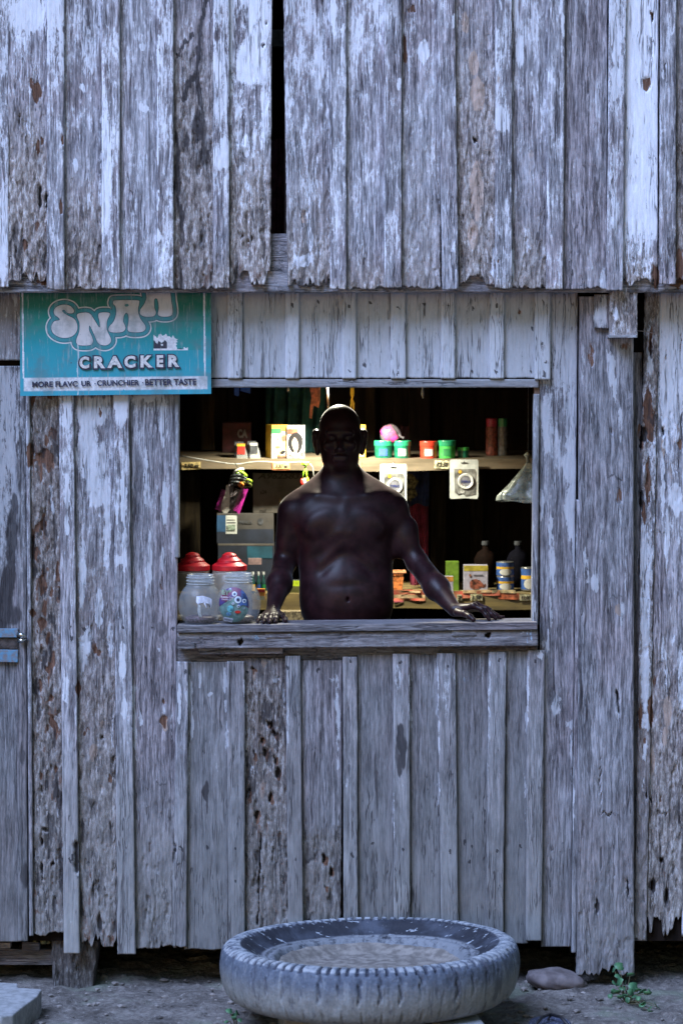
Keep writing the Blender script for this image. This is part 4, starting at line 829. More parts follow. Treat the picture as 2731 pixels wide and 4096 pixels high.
# ---------------------------------------------------------------- enamel sign, its print carried by a distance field on its own surface
def sign():
    root = empty('advertising_sign', W(463, 1576, -.05), 'turquoise cracker advertising sign with groovy white lettering tucked under the overhang', 'sign')
    z2n = lambda x, y: (60 + x * .5102, 1160 + y * .5102)
    S_ = [(465,152),(440,118),(390,104),(340,115),(310,143),(312,180),(345,207),(352,226),(310,236),(288,278),(300,325),(345,357),(400,366),(455,350),(487,310),(489,258),(465,216),(420,192),(388,172),(372,152),(388,143),(402,160),(425,172),(455,170)]
    N_ = [(487,192),(508,172),(580,170),(622,222),(664,287),(666,240),(655,188),(672,168),(735,168),(744,186),(722,235),(722,305),(750,365),(752,400),(724,424),(684,424),(652,404),(625,345),(588,268),(584,310),(606,360),(612,398),(588,424),(508,424),(484,404),(486,372),(505,320),(508,250)]
    A_ = [(775,80),(792,71),(958,71),(975,90),(965,150),(983,215),(1020,268),(1022,302),(990,322),(910,322),(886,302),(893,240),(892,192),(876,168),(856,190),(850,240),(868,288),(845,320),(775,325),(738,312),(742,278),(776,238),(795,180),(792,122),(772,98)]
    K_ = [(1040,-10),(1200,-10),(1226,80),(1236,170),(1212,198),(1150,200),(1122,182),(1130,130),(1120,68),(1106,55),(1092,70),(1094,130),(1106,170),(1085,198),(1020,200),(984,180),(985,145),(1016,100),(1034,50)]
    nx, ny = 400, 240; x0, x1, y0, y1 = 82, 845, 1120, 1578
    PX, PY = np.meshgrid(np.linspace(x0, x1, nx + 1), np.linspace(y0, y1, ny + 1))
    def smooth(P):
        out = []; n = len(P)
        for i in range(n):
            p0, p1, p2, p3 = [np.array(P[(i + k - 1) % n], float) for k in range(4)]
            for t in (0, .33, .66): out.append(tuple(.5 * ((2 * p1) + (-p0 + p2) * t + (2 * p0 - 5 * p1 + 4 * p2 - p3) * t * t + (-p0 + 3 * p1 - 3 * p2 + p3) * t ** 3)))
        return out
    def sdf(poly):
        P = [z2n(*q) for q in smooth(poly)]; d = np.full(PX.shape, 1e9); ins = np.zeros(PX.shape, bool)
        for (ax, ay), (bx, by) in zip(P, P[1:] + P[:1]):
            dx, dy = bx - ax, by - ay; L = dx * dx + dy * dy + 1e-9
            t = np.clip(((PX - ax) * dx + (PY - ay) * dy) / L, 0, 1); d = np.minimum(d, np.hypot(PX - ax - t * dx, PY - ay - t * dy))
            c = (ay > PY) != (by > PY)
            with np.errstate(divide='ignore', invalid='ignore'): xx = ax + (PY - ay) * (dx / (dy if dy else 1e-9))
            ins ^= c & (PX < xx)
        return np.where(ins, -d, d)
    D = np.minimum.reduce([sdf(q) for q in (S_, N_, A_, K_)])
    hole = np.hypot((PX - z2n(878, 110)[0]) / 9, (PY - z2n(878, 110)[1]) / 6) < 1
    D = np.where(hole, 6, D)
    # the sheet is slightly buckled and hangs a touch askew
    sk = (PX - x0) / (x1 - x0); PYs = PY + 6 - 9 * sk * ((PY - y0) / (y1 - y0))
    Yf = -.052 + .004 * (fbm(PX / 160, PY / 120, 3, 2) - .5)
    s_ = (CD + Yf) / CD / 1000
    V = np.stack([(PX - 1365.5) * s_, Yf, CZ + (HY - PYs) * s_], -1).reshape(-1, 3)
    ids = np.arange(V.shape[0]).reshape(PX.shape); F = np.stack([ids[:-1, :-1], ids[1:, :-1], ids[1:, 1:], ids[:-1, 1:]], -1).reshape(-1, 4)
    k = len(V); V = np.concatenate([V, V + [0, .003, 0]]); F = np.concatenate([F, F[:, ::-1] + k])
    ring = np.concatenate([ids[0, :], ids[1:, -1], ids[-1, -2::-1], ids[-2:0:-1, 0]]); F = np.concatenate([F, np.stack([ring, np.roll(ring, -1), np.roll(ring, -1) + k, ring + k], -1)])
    t2 = lambda a: np.concatenate([a.ravel(), a.ravel()])
    fx = (PX - x0) / (x1 - x0); 
    band = sst(1503, 1509, PY - 0) * sst(1562, 1556, PY) * sst(94, 100, PX) * sst(833, 827, PX)
    rag = 16 * (fbm(PX / 9, PY / 9, 31, 3) - .5)
    band = np.where((PY + rag > 1556) | (PY < 1506) , band * (PY + rag < 1563), band)
    edge = ((np.abs(PX - (91 + 5 * (PY - 1172) / 400)) < 3.4) | (np.abs(PX - (817 + 4 * (PY - 1172) / 400)) < 3.4)) & (PY < 1508)
    crack = (np.abs(PX - 313 - 2 * np.sin(PY / 20)) < 2.2) & (PY > 1370)
    sticker = (PX > 616) & (PX < 702 + 10 * vn(PY / 5, PY * 0, 3)) & (PY > 1326 + 22 * vn(PX / 7, PX * 0, 5) + .25 * np.abs(PX - 650)) & (PY < 1400)
    sticker |= (PX > 702) & (PX < 752) & (PY > 1385 + 12 * vn(PX / 6, PX * 0, 6)) & (PY < 1400)
    blk = sticker & (PX < 668) & (PY > 1358 + 18 * vn(PX / 6, PX * 0, 8)) & (PY < 1392) & ~(np.hypot(PX - 649, PY - 1377) < 4.5)
    blk |= sticker & (np.hypot((PX - 724) / 12, (PY - 1394) / 9) < 1) & (PY < 1396)
    green = ((PX > 610) & (PX < 806) & (PY > 1285) & (PY < 1400)).astype(float) * .8
    white = np.maximum.reduce([band, edge.astype(float), crack * .7, (sticker & ~blk).astype(float)])
    at = {'dist': t2(D), 'white': t2(white), 'blk': t2(blk.astype(float)), 'green': t2(green), 'vv': t2((PY - 1172) / 400)}
    g = NG('printed_enamel'); ob = g.tc.outputs['Object']
    n1 = g.noise(ob, 60, 5, .7); n2 = g.noise(ob, 9, 5, .65); n3 = g.noise(g.mapv(ob, (90, 90, 9)), 1, 5, .7)
    vv = g.attr('vv'); d = g.attr('dist')
    base = g.ramp(vv, [(0, (.0, .13, .09)), (.28, (.0, .19, .15)), (.52, (.008, .26, .31)), (1, (.03, .33, .44))])  # green-to-blue print; the dark top holds the overhang's shade as colour
    base = g.mix(g.math('MULTIPLY', g.attr('green'), .8), base, (.01, .22, .20))
    inb = lambda a, b: g.math('MULTIPLY', g.ss(d, a - .7, a + .7), g.math('SUBTRACT', 1, g.ss(d, b - .7, b + .7)))
    col = g.mix(g.math('SUBTRACT', 1, g.ss(d, 16.6, 17.6)), base, (.03, .24, .27))
    col = g.mix(inb(19, 24), col, (.58, .58, .58)); col = g.mix(inb(16.2, 18.3), col, (.01, .06, .10))
    col = g.mix(inb(0, 2.6), col, (.01, .05, .08)); col = g.mix(g.math('SUBTRACT', 1, g.ss(d, -.4, .6)), col, (.60, .59, .60))
    col = g.mix(g.attr('white'), col, g.mix(g.ss(n1, .4, .6), (.52, .54, .58), (.70, .72, .76))); col = g.mix(g.attr('blk'), col, (.03, .03, .05))
    col = g.mix(g.math('MULTIPLY', g.ss(n3, .54, .68), .6), col, (.30, .36, .38)); col = g.mix(g.ss(n1, .66, .72), col, (.07, .07, .08))
    col = g.mix(g.math('MULTIPLY', g.ss(n2, .45, .66), .5), col, (.10, .16, .17))
    g.put(g.b.inputs['Base Color'], col); g.put(g.b.inputs['Roughness'], g.math('ADD', .45, g.math('MULTIPLY', n1, .4))); g.L(g.bump(n1, .15, .001), g.b.inputs['Normal'])
    grid_mesh('sign_panel', V, F, g.m, root, at, smooth=False)
    ink = mat('navy_ink', (.025, .03, .07), .6, .3, 90, 0); wht = mat('cream_ink', (.62, .62, .62), .6, .12, 90, 0, spec=.3)
    yy = -.0565
    def tx(t, px0, px1, py0, py1, m, b, y): return text_on('lettering', t, SX(px0, y), SX(px1, y), SZ(py1, y), SZ(py0, y), y, m, root, b, rot=rad(.65))
    wd = [('C', 313, 366), ('R', 371, 430), ('A', 424, 498), ('C', 492, 551), ('K', 557, 620), ('E', 622, 662), ('R', 668, 726)]
    for i, (ch, a, b) in enumerate(wd):
        dy = 3.5 - 7.5 * (a - 313) / 420
        text_on('lettering', ch, SX(a, yy), SX(b, yy), SZ(1477 + dy, yy), SZ(1418 + dy, yy), yy - .0001 * (i % 2), ink, root, .095)
        text_on('lettering', ch, SX(a + 6, yy), SX(b - 8, yy), SZ(1470.5 + dy, yy), SZ(1422.5 + dy, yy), yy - .0012, wht, root, .05)
    tx('MORE FLAVC', 130, 312, 1525, 1548, ink, .035, yy); tx('UR', 326, 366, 1523, 1545, ink, .035, yy)
    tx('\u00b7', 379, 384, 1532, 1537, ink, .05, yy); tx('CRUNCHIER', 389, 558, 1520, 1543, ink, .035, yy); tx('\u00b7', 570, 575, 1528, 1533, ink, .05, yy)
    tx('BETTER TASTE', 581, 786, 1515, 1541, ink, .035, yy)
sign()

# ---------------------------------------------------------------- tyre lying on blocks
def tyre():
    cx, cy = SX(1478, -.64), -.64; zb = .085; NA = 1128
    prof = [(.30, .03), (.34, .012), (.40, .000), (.47, .003), (.515, .012), (.538, .028), (.552, .05), (.562, .08), (.568, .11), (.570, .14), (.568, .165), (.564, .185), (.558, .200), (.550, .210), (.540, .217), (.528, .221), (.512, .223), (.496, .221), (.482, .215), (.465, .206), (.445, .190), (.425, .178), (.408, .169), (.402, .173), (.396, .173), (.391, .167), (.385, .164), (.379, .169), (.372, .170), (.364, .167), (.358, .160), (.348, .146), (.340, .13), (.34, .10), (.34, .06)]
    pr = []
    for (a, b) in zip(prof[:-1], prof[1:]):
        for t in (0, .5): pr.append((a[0] + (b[0] - a[0]) * t, a[1] + (b[1] - a[1]) * t))
    pr.append(prof[-1]); pr = np.array(pr); th = np.linspace(0, 2 * np.pi, NA, endpoint=False)
    R = np.repeat(pr[:, 0][:, None], NA, 1); Z = np.repeat(pr[:, 1][:, None], NA, 1); A = np.repeat(th[None, :], len(pr), 0)
    ia = np.arange(NA)[None, :]
    nzw = fbm(ia / 31.0, ia * 0.0 + 3, 77, 3); slot = (((ia + 0) % 12) < 2.2 + 4.2 * nzw) & (vn(np.floor(ia / 12.0) * 3.7, ia * 0.0, 9) > .10) & (R > .486) & (Z > .2)                      # shoulder lugs
    R = R - .007 * slot * (Z < .216); Z = Z - .010 * slot
    big = (((ia + 6) % 24) < 2.5) & (R > .54) & (Z < .212)
    wl = (((ia + 6 + (Z * 90).astype(int) % 5) % 24) < 2.5) & (R > .5) & (Z > .1) & (Z < .215)
    R = R - .009 * wl * sst(.30, .55, fbm(A * 6, Z * 9, 14, 2)) - .003 * sst(.55, .75, fbm(A * 30, Z * 60, 19, 3)) - .007 * ((((ia + 6) % 24) < 3) & (R > .48) & (Z < .055))
    R += .003 * (fbm(A * 9, Z * 20, 4, 3) - .5); Z += .004 * (fbm(A * 5, R * 12, 8, 3) - .5) + .004 * np.sin(A * 2 + 1)
    X = cx + R * np.cos(A); Y = cy + R * np.sin(A); ZZ = Z + zb + .006 * np.cos(A)
    V = np.stack([X, Y, ZZ], -1).reshape(-1, 3); m = len(pr); ids = np.arange(m * NA).reshape(m, NA)
    F = np.stack([ids[:-1], np.roll(ids[:-1], -1, 1), np.roll(ids[1:], -1, 1), ids[1:]], -1).reshape(-1, 4)
    g = NG('worn_rubber'); ob = g.tc.outputs['Object']
    a = g.noise(ob, 26, 6, .7); b = g.noise(ob, 90, 5, .7); c = g.noise(ob, 7, 4, .6)
    hh = g.attr('hh'); top = g.attr('top'); lug = g.attr('lug')
    col = g.ramp(g.math('ADD', g.math('MULTIPLY', a, .6), g.math('MULTIPLY', b, .4)), [(.35, (.04, .052, .08)), (.55, (.105, .13, .18)), (.7, (.23, .26, .31))])
    col = g.mix(g.ss(g.math('ADD', g.math('SUBTRACT', .155, hh), g.math('MULTIPLY', g.math('SUBTRACT', c, .5), .10)), -.03, .08), col, g.ramp(b, [(.3, (.19, .20, .20)), (.7, (.29, .295, .295))]))
    tp = g.mix(g.ss(g.noise(g.mapv(ob, (20, 45, 20)), 1, 5, .65), .60, .66), (.014, .017, .028), (.42, .47, .54))
    tp = g.mix(g.math('MULTIPLY', g.ss(c, .42, .7), .5), tp, (.10, .12, .17))
    dr_ = g.noise(g.mapv(ob, (30, 30, 3.5)), 1, 5, .7); col = g.mix(g.math('MULTIPLY', g.ss(dr_, .54, .66), .28), col, (.40, .43, .46)); col = g.mix(g.math('MULTIPLY', g.ss(dr_, .46, .36), .6), col, (.05, .055, .075))
    col = g.mix(top, col, tp)
    col = g.mix(g.math('MULTIPLY', lug, g.ss(a, .35, .6)), col, (.42, .45, .49)); 
    col = g.mix(g.math('MULTIPLY', g.attr('bead'), g.ss(a, .3, .55)), col, (.20, .215, .245)); col = g.mix(g.attr('slot'), col, (.03, .035, .055))
    g.put(g.b.inputs['Base Color'], col); g.b.inputs['Roughness'].default_value = .75; g.L(g.bump(g.math('ADD', a, b), .6, .004), g.b.inputs['Normal'])
    f = lambda q: q.ravel()
    root = empty('truck_tyre', (cx, cy, zb), 'large worn truck tyre lying flat below the serving window, filled with dirt', 'tyre')
    grid_mesh('tread', V, F, g.m, root, {'hh': f(Z), 'top': f(((R < .495) & (Z > .15)) * 1.0), 'lug': f(((R >= .49) & (Z > .208) & ~slot) * .8), 'slot': f(slot * .85 + 0.65 * (wl & ~slot) * sst(.30, .55, fbm(A * 6, Z * 9, 14, 2))), 'bead': f(((R < .412) & (Z > .12)) * 1.0)})
    # dirt packed into it
    n = 90; q = np.linspace(-1, 1, n); U, Vv = np.meshgrid(q, q); r = np.sqrt(U * U + Vv * Vv); k = np.maximum(np.abs(U), np.abs(Vv)) / np.maximum(r, 1e-6)
    DX, DY = U * k * .342, Vv * k * .342; rr_ = np.hypot(DX, DY)
    DZ = zb + .118 + .022 * (fbm(DX * 9, DY * 9, 6, 4) - .5) + .030 * sst(.27, .345, rr_ + .02 * (fbm(DX * 14, DY * 14, 9, 3) - .5)) + .004 * (vn(DX * 70, DY * 70, 3) - .5)
    V = np.stack([cx + DX, cy + DY, DZ], -1).reshape(-1, 3); ids = np.arange(n * n).reshape(n, n)
    F = np.stack([ids[:-1, :-1], ids[:-1, 1:], ids[1:, 1:], ids[1:, :-1]], -1).reshape(-1, 4)
    grid_mesh('dirt_fill', V, F, mat('pale_dry_mud', (.27, .245, .225), .95, .3, 26, .8, col2=(.14, .125, .115)), root)
tyre()
conc = mat('rough_concrete', (.36, .37, .39), .9, .25, 34, .7, col2=(.24, .25, .26))
def rock(name, px, py, Y, r, label, cat, m, sd=3, amp=.25, sub=4, flat=None):
    x, _, _ = W(px, py, Y); mb = MB(); blob(mb, (x, Y, r[2] * .75), r, sd, amp=amp, sub=sub); o = mb.build(name, m, smooth=True, org=(x, Y, 0)); tag(o, label, cat); return o
stone = mat('purple_grey_stone', (.19, .165, .17), .85, .3, 12, .8, col2=(.085, .07, .072))
rock('stone', 2222, 3890, -.02, (.118, .08, .046), 'rounded purplish boulder lying between the tyre and the corner post', 'rock', stone, 7, .16).rotation_euler = (0, .10, .0)
def slab():
    mb = MB(); Z1 = .085; pts = [(-180, 3925), (0, 3929), (73, 3933), (74, 3950), (169, 3956), (150, 3985), (95, 4025), (55, 4058), (10, 4066), (-180, 4070)]
    P = []
    for px, py in pts:
        s = (CZ - Z1) / (py - HY); Y = s * 1000 * CD - CD; P.append(((px - 1365.5) * s, Y))
    n = len(P); vs = [(x, y, Z1) for x, y in P] + [(x, y - .01, -.02) for x, y in P]
    mb.add(vs, [tuple(range(n)), tuple(range(2 * n - 1, n - 1, -1))] + [(i, i + n, (i + 1) % n + n, (i + 1) % n) for i in range(n)])
    o = mb.build('stone_slab', conc, bevel=.006); tag(o, 'flat grey broken stone slab used as doorstep in the left corner', 'slab')
slab()
def block(x0, x1, y0, y1, z1, label):
    mb = MB(); mb.box(x0, x1, y0, y1, -.02, z1, rz=.12); o = mb.build('concrete_block', conc, bevel=.008); tag(o, label, 'block', 'blocks propping the tyre')
block(SX(1745, -1.0), SX(1925, -1.0), -1.10, -.86, .082, 'pale concrete block showing under the right front of the tyre')
block(SX(1120, -.9), SX(1260, -.9), -.86, -.64, .082, 'concrete block hidden in shade below the left half of the tyre')
block(SX(1500, -.3), SX(1640, -.3), -.36, -.18, .082, 'concrete block behind, holding up the rear of the tyre')

# plants
leafm = mat('leaf_green', (.07, .19, .085), .5, .3, 40, .2, col2=(.03, .10, .05)); stemm = mat('stem_brown', (.09, .085, .04), .8)
def leaf(mb, c, r, yaw, pitch, rng):
    n = 9; vs = [(0, 0, 0)]; R = Matrix.Rotation(yaw, 3, 'Z') @ Matrix.Rotation(pitch, 3, 'X')
    for k in range(n):
        a = 2 * math.pi * k / n; q = r * (1 + .1 * math.sin(3 * a)) * (.62 if k == 0 else 1); vs.append((q * math.cos(a), q * math.sin(a) * .85, r * .18 * (1 - .4 * math.cos(2 * a))))
    P = [R @ Vector(p) + Vector(c) for p in vs]; mb.add(P, [(0, k + 1, (k + 1) % n + 1) for k in range(n)])
def plant(name, pts, label, r0, sd):
    rng = random.Random(sd); b = pts[0]; base = W(b[0], b[1], b[2]); base = (base[0], base[1], 0.0)
    root = empty(name, base, label, 'plant'); st = MB(); lf = MB()
    for (px, py, Y, r) in pts:
        x, y, z = W(px, py, Y); mid = ((base[0] + x) / 2, (base[1] + y) / 2 - .01, (base[2] + z) / 2 + .015)
        st.tube([(base[0] + rng.uniform(-.01, .01), base[1], 0.0), mid, (x, y, z)], [.0022, .0018, .0012], 5)
        leaf(lf, (x, y, z), r * r0 * 1.3, rng.uniform(0, 6.3), rad(rng.uniform(25, 75)), rng)
    st.build('stem', stemm, root); o = lf.build('foliage', leafm, root, smooth=True); so2 = o.modifiers.new('t', 'SOLIDIFY'); so2.thickness = .0006
L_ = []; rp = random.Random(12)
for px, py, r in [(2475, 3868, 18), (2455, 3880, 10), (2518, 3902, 15), (2470, 3908, 13), (2480, 3928, 16), (2455, 3935, 14), (2500, 3935, 13), (2532, 3950, 20), (2548, 3962, 12), (2520, 3968, 13), (2462, 3972, 16), (2450, 3965, 10), (2478, 3990, 12), (2500, 3985, 12), (2535, 3988, 10), (2565, 3972, 20), (2585, 3976, 14), (2595, 3965, 10), (2572, 4015, 12), (2598, 4035, 11), (2568, 4022, 12), (2618, 4018, 10), (2630, 4030, 8), (2597, 4048, 9), (2510, 4000, 10), (2490, 3955, 13), (2440, 3985, 9), (2552, 3995, 9)]:
    L_.append((px, py, -.14 - (py - 3868) / 180 * .34 + rp.uniform(-.02, .02), r / 1000))
L_ = [(2500, 3985, -.30, .010)] + L_
plant('weed_plant', L_, 'small round-leaved green weed growing at the foot of the corner post', 1.0, 4)
plant('seedling', [(940, 4062, -.75, .010), (918, 4046, -.76, .012), (948, 4052, -.75, .011), (935, 4075, -.77, .010), (905, 4088, -.80, .008), (960, 4082, -.78, .008)], 'tiny two-leaved seedling sprouting at the left foot of the tyre', 1.0, 8)

# sandal cut by the lower edge of the picture
def sandal():
    c = (SX(2190, -.66), -.80, .0); root = empty('sandal', c, 'dark blue speckled rubber sandal lying on the dirt at the bottom edge', 'sandal')
    def outline(sx, sy, oy=0): return [(c[0] + sx * (math.cos(a) * (1 + .12 * math.sin(a))), c[1] + oy + sy * math.sin(a)) for a in [2 * math.pi * k / 48 for k in range(48)]]
    sole = MB(); rings = [(.075, .140, .004), (.080, .145, .014), (.078, .143, .026), (.070, .135, .029), (.066, .131, .024)]
    n = 48; vs = []; 
    for sx, sy, z in rings: vs += [(x, y, z) for x, y in outline(sx, sy)]
    vs.append((c[0], c[1], .022)); fs = [(i * n + k, i * n + (k + 1) % n, (i + 1) * n + (k + 1) % n, (i + 1) * n + k) for i in range(len(rings) - 1) for k in range(n)] + [((len(rings) - 1) * n + k, (len(rings) - 1) * n + (k + 1) % n, len(vs) - 1) for k in range(n)]
    sole.add(vs, fs)
    g = NG('speckled_rubber'); sp_ = g.n('ShaderNodeTexVoronoi'); g.L(g.tc.outputs['Object'], sp_.inputs[0]); sp_.inputs['Scale'].default_value = 110
    g.put(g.b.inputs['Base Color'], g.mix(g.math('LESS_THAN', sp_.outputs['Distance'], .20), (.045, .055, .10), (.5, .55, .62))); g.b.inputs['Roughness'].default_value = .7
    sole.build('sole', g.m, root, smooth=True)
    st = MB(); bk = mat('black_rubber', (.012, .012, .016), .5, .2)
    st.tube([(c[0] - .004, c[1] + .075, .024), (c[0] + .006, c[1] + .085, .040), (c[0] + .004, c[1] + .06, .050), (c[0] - .03, c[1] + .01, .05), (c[0] - .072, c[1] - .06, .02)], .006, 8)
    st.tube([(c[0] + .004, c[1] + .06, .050), (c[0] + .04, c[1] + .01, .05), (c[0] + .076, c[1] - .06, .02)], .006, 8); st.build('strap', bk, root, smooth=True)
sandal()

# ---------------------------------------------------------------- inside the shop
SHY = 1.0                                                        # front edge of the shelves
SZT = SZ(1836, SHY)                                              # top of the upper shelf
shw = mat('shelf_wood', (.17, .13, .085), .8, .25, 30, .4, col2=(.10, .075, .045), stretch=(.15, 1, 1))
ush = empty('upper_shelf', (.0, SHY, SZT - .05), 'rough wooden plank shelf at the man\'s head height carrying boxes and tubs', 'shelf')
mb = MB(); xs = np.linspace(SX(690, SHY), .94, 60)
P_ = [[(x, SHY, SZT - .048 - .006 * math.sin(x * 5 + 1)) for x in xs], [(x, SHY, SZT + .001 * math.sin(x * 9)) for x in xs], [(x, SHY + .45, SZT + .020) for x in xs], [(x, SHY + .45, SZT - .02) for x in xs], [(x, SHY, SZT - .048 - .006 * math.sin(x * 5 + 1)) for x in xs]]
mb.sheet(P_); mb.build('shelf_board', shw, ush)
for x in (-.9, .9): mb = MB(); mb.box(x - .02, x + .02, SHY + .05, SHY + .40, SZT - .16, SZT - .052); mb.build('bracket', INW, ush)
cardy = mat('yellow_card', (.62, .47, .20), .8, .2, 60); cardo = mat('orange_card', (.70, .24, .10), .8, .15, 60); inkd = mat('marker_ink', (.03, .025, .02), .7, .1); cardp = mat('cream_card', (.60, .55, .34), .8, .3, 80)
def card(par, px0, px1, py0, py1, Y, m, txt=None, border=None, rot=0.0, name='price_card'):
    b = MB(); b.box(SX(px0, Y), SX(px1, Y), Y, Y + .0015, SZ(py1, Y), SZ(py0, Y), ry=rot); o = b.build(name, m, par)
    if border: b = MB(); b.box(SX(px0 - 5, Y), SX(px1 + 4, Y), Y + .002, Y + .004, SZ(py1 + 5, Y), SZ(py0 - 4, Y), ry=rot); b.build('card_backing', border, o)
    if txt:
        text_on('handwriting', txt, SX(px0 + (px1 - px0) * .12, Y), SX(px1 - (px1 - px0) * .1, Y), SZ(py1 - (py1 - py0) * .2, Y), SZ(py0 + (py1 - py0) * .2, Y), Y - .0012, inkd, o, .03, rot=-rot, shear=.3)
    return o
card(ush, 727, 803, 1848, 1878, SHY - .004, cardy, '3.50 ea', rot=-.03); card(ush, 1094, 1156, 1852, 1876, SHY - .006, cardy, '5.50 ea', border=cardo)
card(ush, 1737, 1796, 1842, 1874, SHY - .004, cardp, 'K2.50', rot=.03); card(ush, 1290, 1296, 1846, 1880, SHY - .004, cardo); card(ush, 1438, 1446, 1846, 1890, SHY - .004, cardo)

lshw = mat('lower_shelf_wood', (.26, .19, .07), .8, .3, 24, .4, col2=(.12, .09, .04), stretch=(.15, 1, 1))
LZ = SZ(2374, SHY); lsh = empty('lower_shelf', (.0, SHY, LZ - .07), 'lower wooden shelf behind the man edged with red paper and price cards', 'shelf')
mb = MB(); P_ = [[(x, SHY, SZ(2436, SHY) + .004 * math.sin(x * 7)) for x in xs], [(x, SHY, LZ) for x in xs], [(x, SHY + .45, LZ + .02) for x in xs], [(x, SHY + .45, LZ - .05) for x in xs], [(x, SHY, SZ(2436, SHY) + .004 * math.sin(x * 7)) for x in xs]]
mb.sheet(P_); mb.build('shelf_board', lshw, lsh)
redp = mat('red_paper', (.62, .10, .07), .7, .35, 20, .2, col2=(.50, .22, .12)); pkp = mat('pink_paper', (.70, .16, .20), .7, .2, 20); crp = mat('cream_paper', (.66, .46, .26), .7, .25, 20)
def strip(px0, px1, py0, py1, m, Y=SHY - .003, name='shelf_paper'):
    b = MB(); b.sheet([[(x, Y + .002 * math.sin(x * 60 + py), SZ(py + 1.5 * math.sin(x * 17), Y)) for x in np.linspace(SX(px0, Y), SX(px1, Y), 16)] for py in (py0, py1)], .0012); return b.build(name, m, lsh)
strip(1570, 1700, 2360, 2380, redp); strip(1600, 1680, 2364, 2372, crp, SHY - .007); strip(1570, 1700, 2380, 2394, crp); strip(1574, 1700, 2394, 2404, redp); strip(1574, 1612, 2404, 2410, pkp, SHY - .005); strip(1815, 1892, 2364, 2392, redp); strip(1905, 1998, 2364, 2384, redp); strip(1992, 2076, 2372, 2398, mat('rust_paper', (.52, .13, .05), .7, .3, 30))
strip(1850, 1960, 2360, 2372, crp, SHY - .005); strip(1965, 2060, 2360, 2373, mat('tan_paper', (.45, .36, .20), .8, .3, 30), SHY - .005)
card(lsh, 1880, 1928, 2376, 2402, SHY - .006, cardp, '1.50'); card(lsh, 2076, 2124, 2378, 2402, SHY - .006, cardp, 'K1.00'); card(lsh, 1826, 1846, 2378, 2402, SHY - .006, cardp, '2')
for x in (-.9, -.3, .3, .9): mb = MB(); mb.box(x - .02, x + .02, SHY + .06, SHY + .10, .57, LZ - .07); mb.build('leg', INW, lsh)

def C3(px0, px1, py0, py1, Y, depth): return SX(px0, Y), SX(px1, Y), Y, Y + depth, SZ(py1, Y), SZ(py0, Y)
def boxthing(name, label, cat, px0, px1, py0, py1, Y, depth, m, group=None, rz=0, on=None, parts=()):
    """a box-shaped pack with its printed panels as parts: parts = (name, fx0, fx1, fy0, fy1, material[, poly])"""
    x0, x1, y0, y1, z0, z1 = C3(px0, px1, py0, py1, Y, depth)
    if on is not None: z0 = on
    root = empty(name, ((x0 + x1) / 2, (y0 + y1) / 2, z0), label, cat, group)
    b = MB(); b.box(x0, x1, y0, y1, z0, z1); b.build('carton', m, root, bevel=.0012)
    for i, p in enumerate(parts):
        nm, a, c, d, e, mm = p[:6]; yo = y0 - .0008 - .0007 * i
        if len(p) > 6: b = MB(); b.prism([(x0 + (x1 - x0) * u, z1 - (z1 - z0) * v) for u, v in p[6]], yo, yo + .0004 + .0007 * (i * 0)); b.build(nm, mm, root)
        else: b = MB(); b.box(x0 + (x1 - x0) * a, x0 + (x1 - x0) * c, yo, yo + .0005, z1 - (z1 - z0) * e, z1 - (z1 - z0) * d); b.build(nm, mm, root)
    if rz: root.rotation_euler = (0, 0, rz)
    return root
def ellp(cx, cy, rx, ry, n=18, a0=0, a1=2 * math.pi): return [(cx + rx * math.cos(a0 + (a1 - a0) * k / (n - 1 if a1 - a0 < 6.2 else n)), cy + ry * math.sin(a0 + (a1 - a0) * k / (n - 1 if a1 - a0 < 6.2 else n))) for k in range(n)]
M_ = dict(white=mat('white_print', (.52, .52, .50), .45, .06, 30, 0), yellow=mat('yellow_print', (.62, .36, .03), .45, .08, 30, 0), green=mat('green_print', (.02, .20, .06), .45, .1, 30, 0), red=mat('red_print', (.55, .035, .025), .45, .12, 30, 0),
          gold=mat('golden_hair_print', (.50, .36, .12), .5, .5, 160, 0, col2=(.62, .50, .22)), black=mat('black_print', (.012, .012, .014), .4, .1, 30, 0), skin=mat('pale_face_print', (.42, .31, .25), .5, .06, 30, 0), brown=mat('brown_print', (.24, .09, .045), .5, .2, 30, 0),
          grey=mat('grey_print', (.22, .22, .22), .5, .3, 60, 0), cream=mat('cream_print', (.58, .48, .22), .5, .1, 40, 0), bluep=mat('blue_print', (.04, .10, .32), .45, .15, 30, 0), pink=mat('pink_print', (.7, .1, .3), .4, .2, 30, 0), lilac=mat('lilac_print', (.40, .38, .48), .5, .1, 40, 0), dgrey=mat('dark_grey_print', (.06, .065, .075), .5, .2, 40, 0))
on = SZT + .001
boxthing('hair_dye_box', 'tall yellow and green hair colour box with a blonde portrait', 'box', 1072, 1142, 1700, 1836, SHY + .035, .10, M_['yellow'], rz=.28, on=on, parts=(
    ('print_panel', .0, 1, .20, .99, M_['white']), ('print_panel', .0, .58, .10, .26, M_['green']), ('picture', 0, 0, 0, 0, M_['gold'], [(.12, .45), (.2, .34), (.4, .26), (.6, .24), (.82, .3), (.93, .44), (.92, .6), (.84, .72), (.6, .8), (.5, .9), (.15, .97), (.05, .8), (.08, .6)]),
    ('picture', 0, 0, 0, 0, M_['cream'], ellp(.44, .5, .17, .16)), ('picture', 0, 0, 0, 0, M_['brown'], ellp(.72, .4, .14, .09)), ('picture', 0, 0, 0, 0, M_['brown'], ellp(.36, .66, .14, .03)), ('picture', 0, 0, 0, 0, M_['brown'], ellp(.36, .42, .05, .02)), ('picture', 0, 0, 0, 0, M_['black'], [(.5, .8), (.66, .75), (.82, .78), (.74, .85), (.56, .86)]), ('print_panel', .35, .95, .90, .96, M_['brown'])))
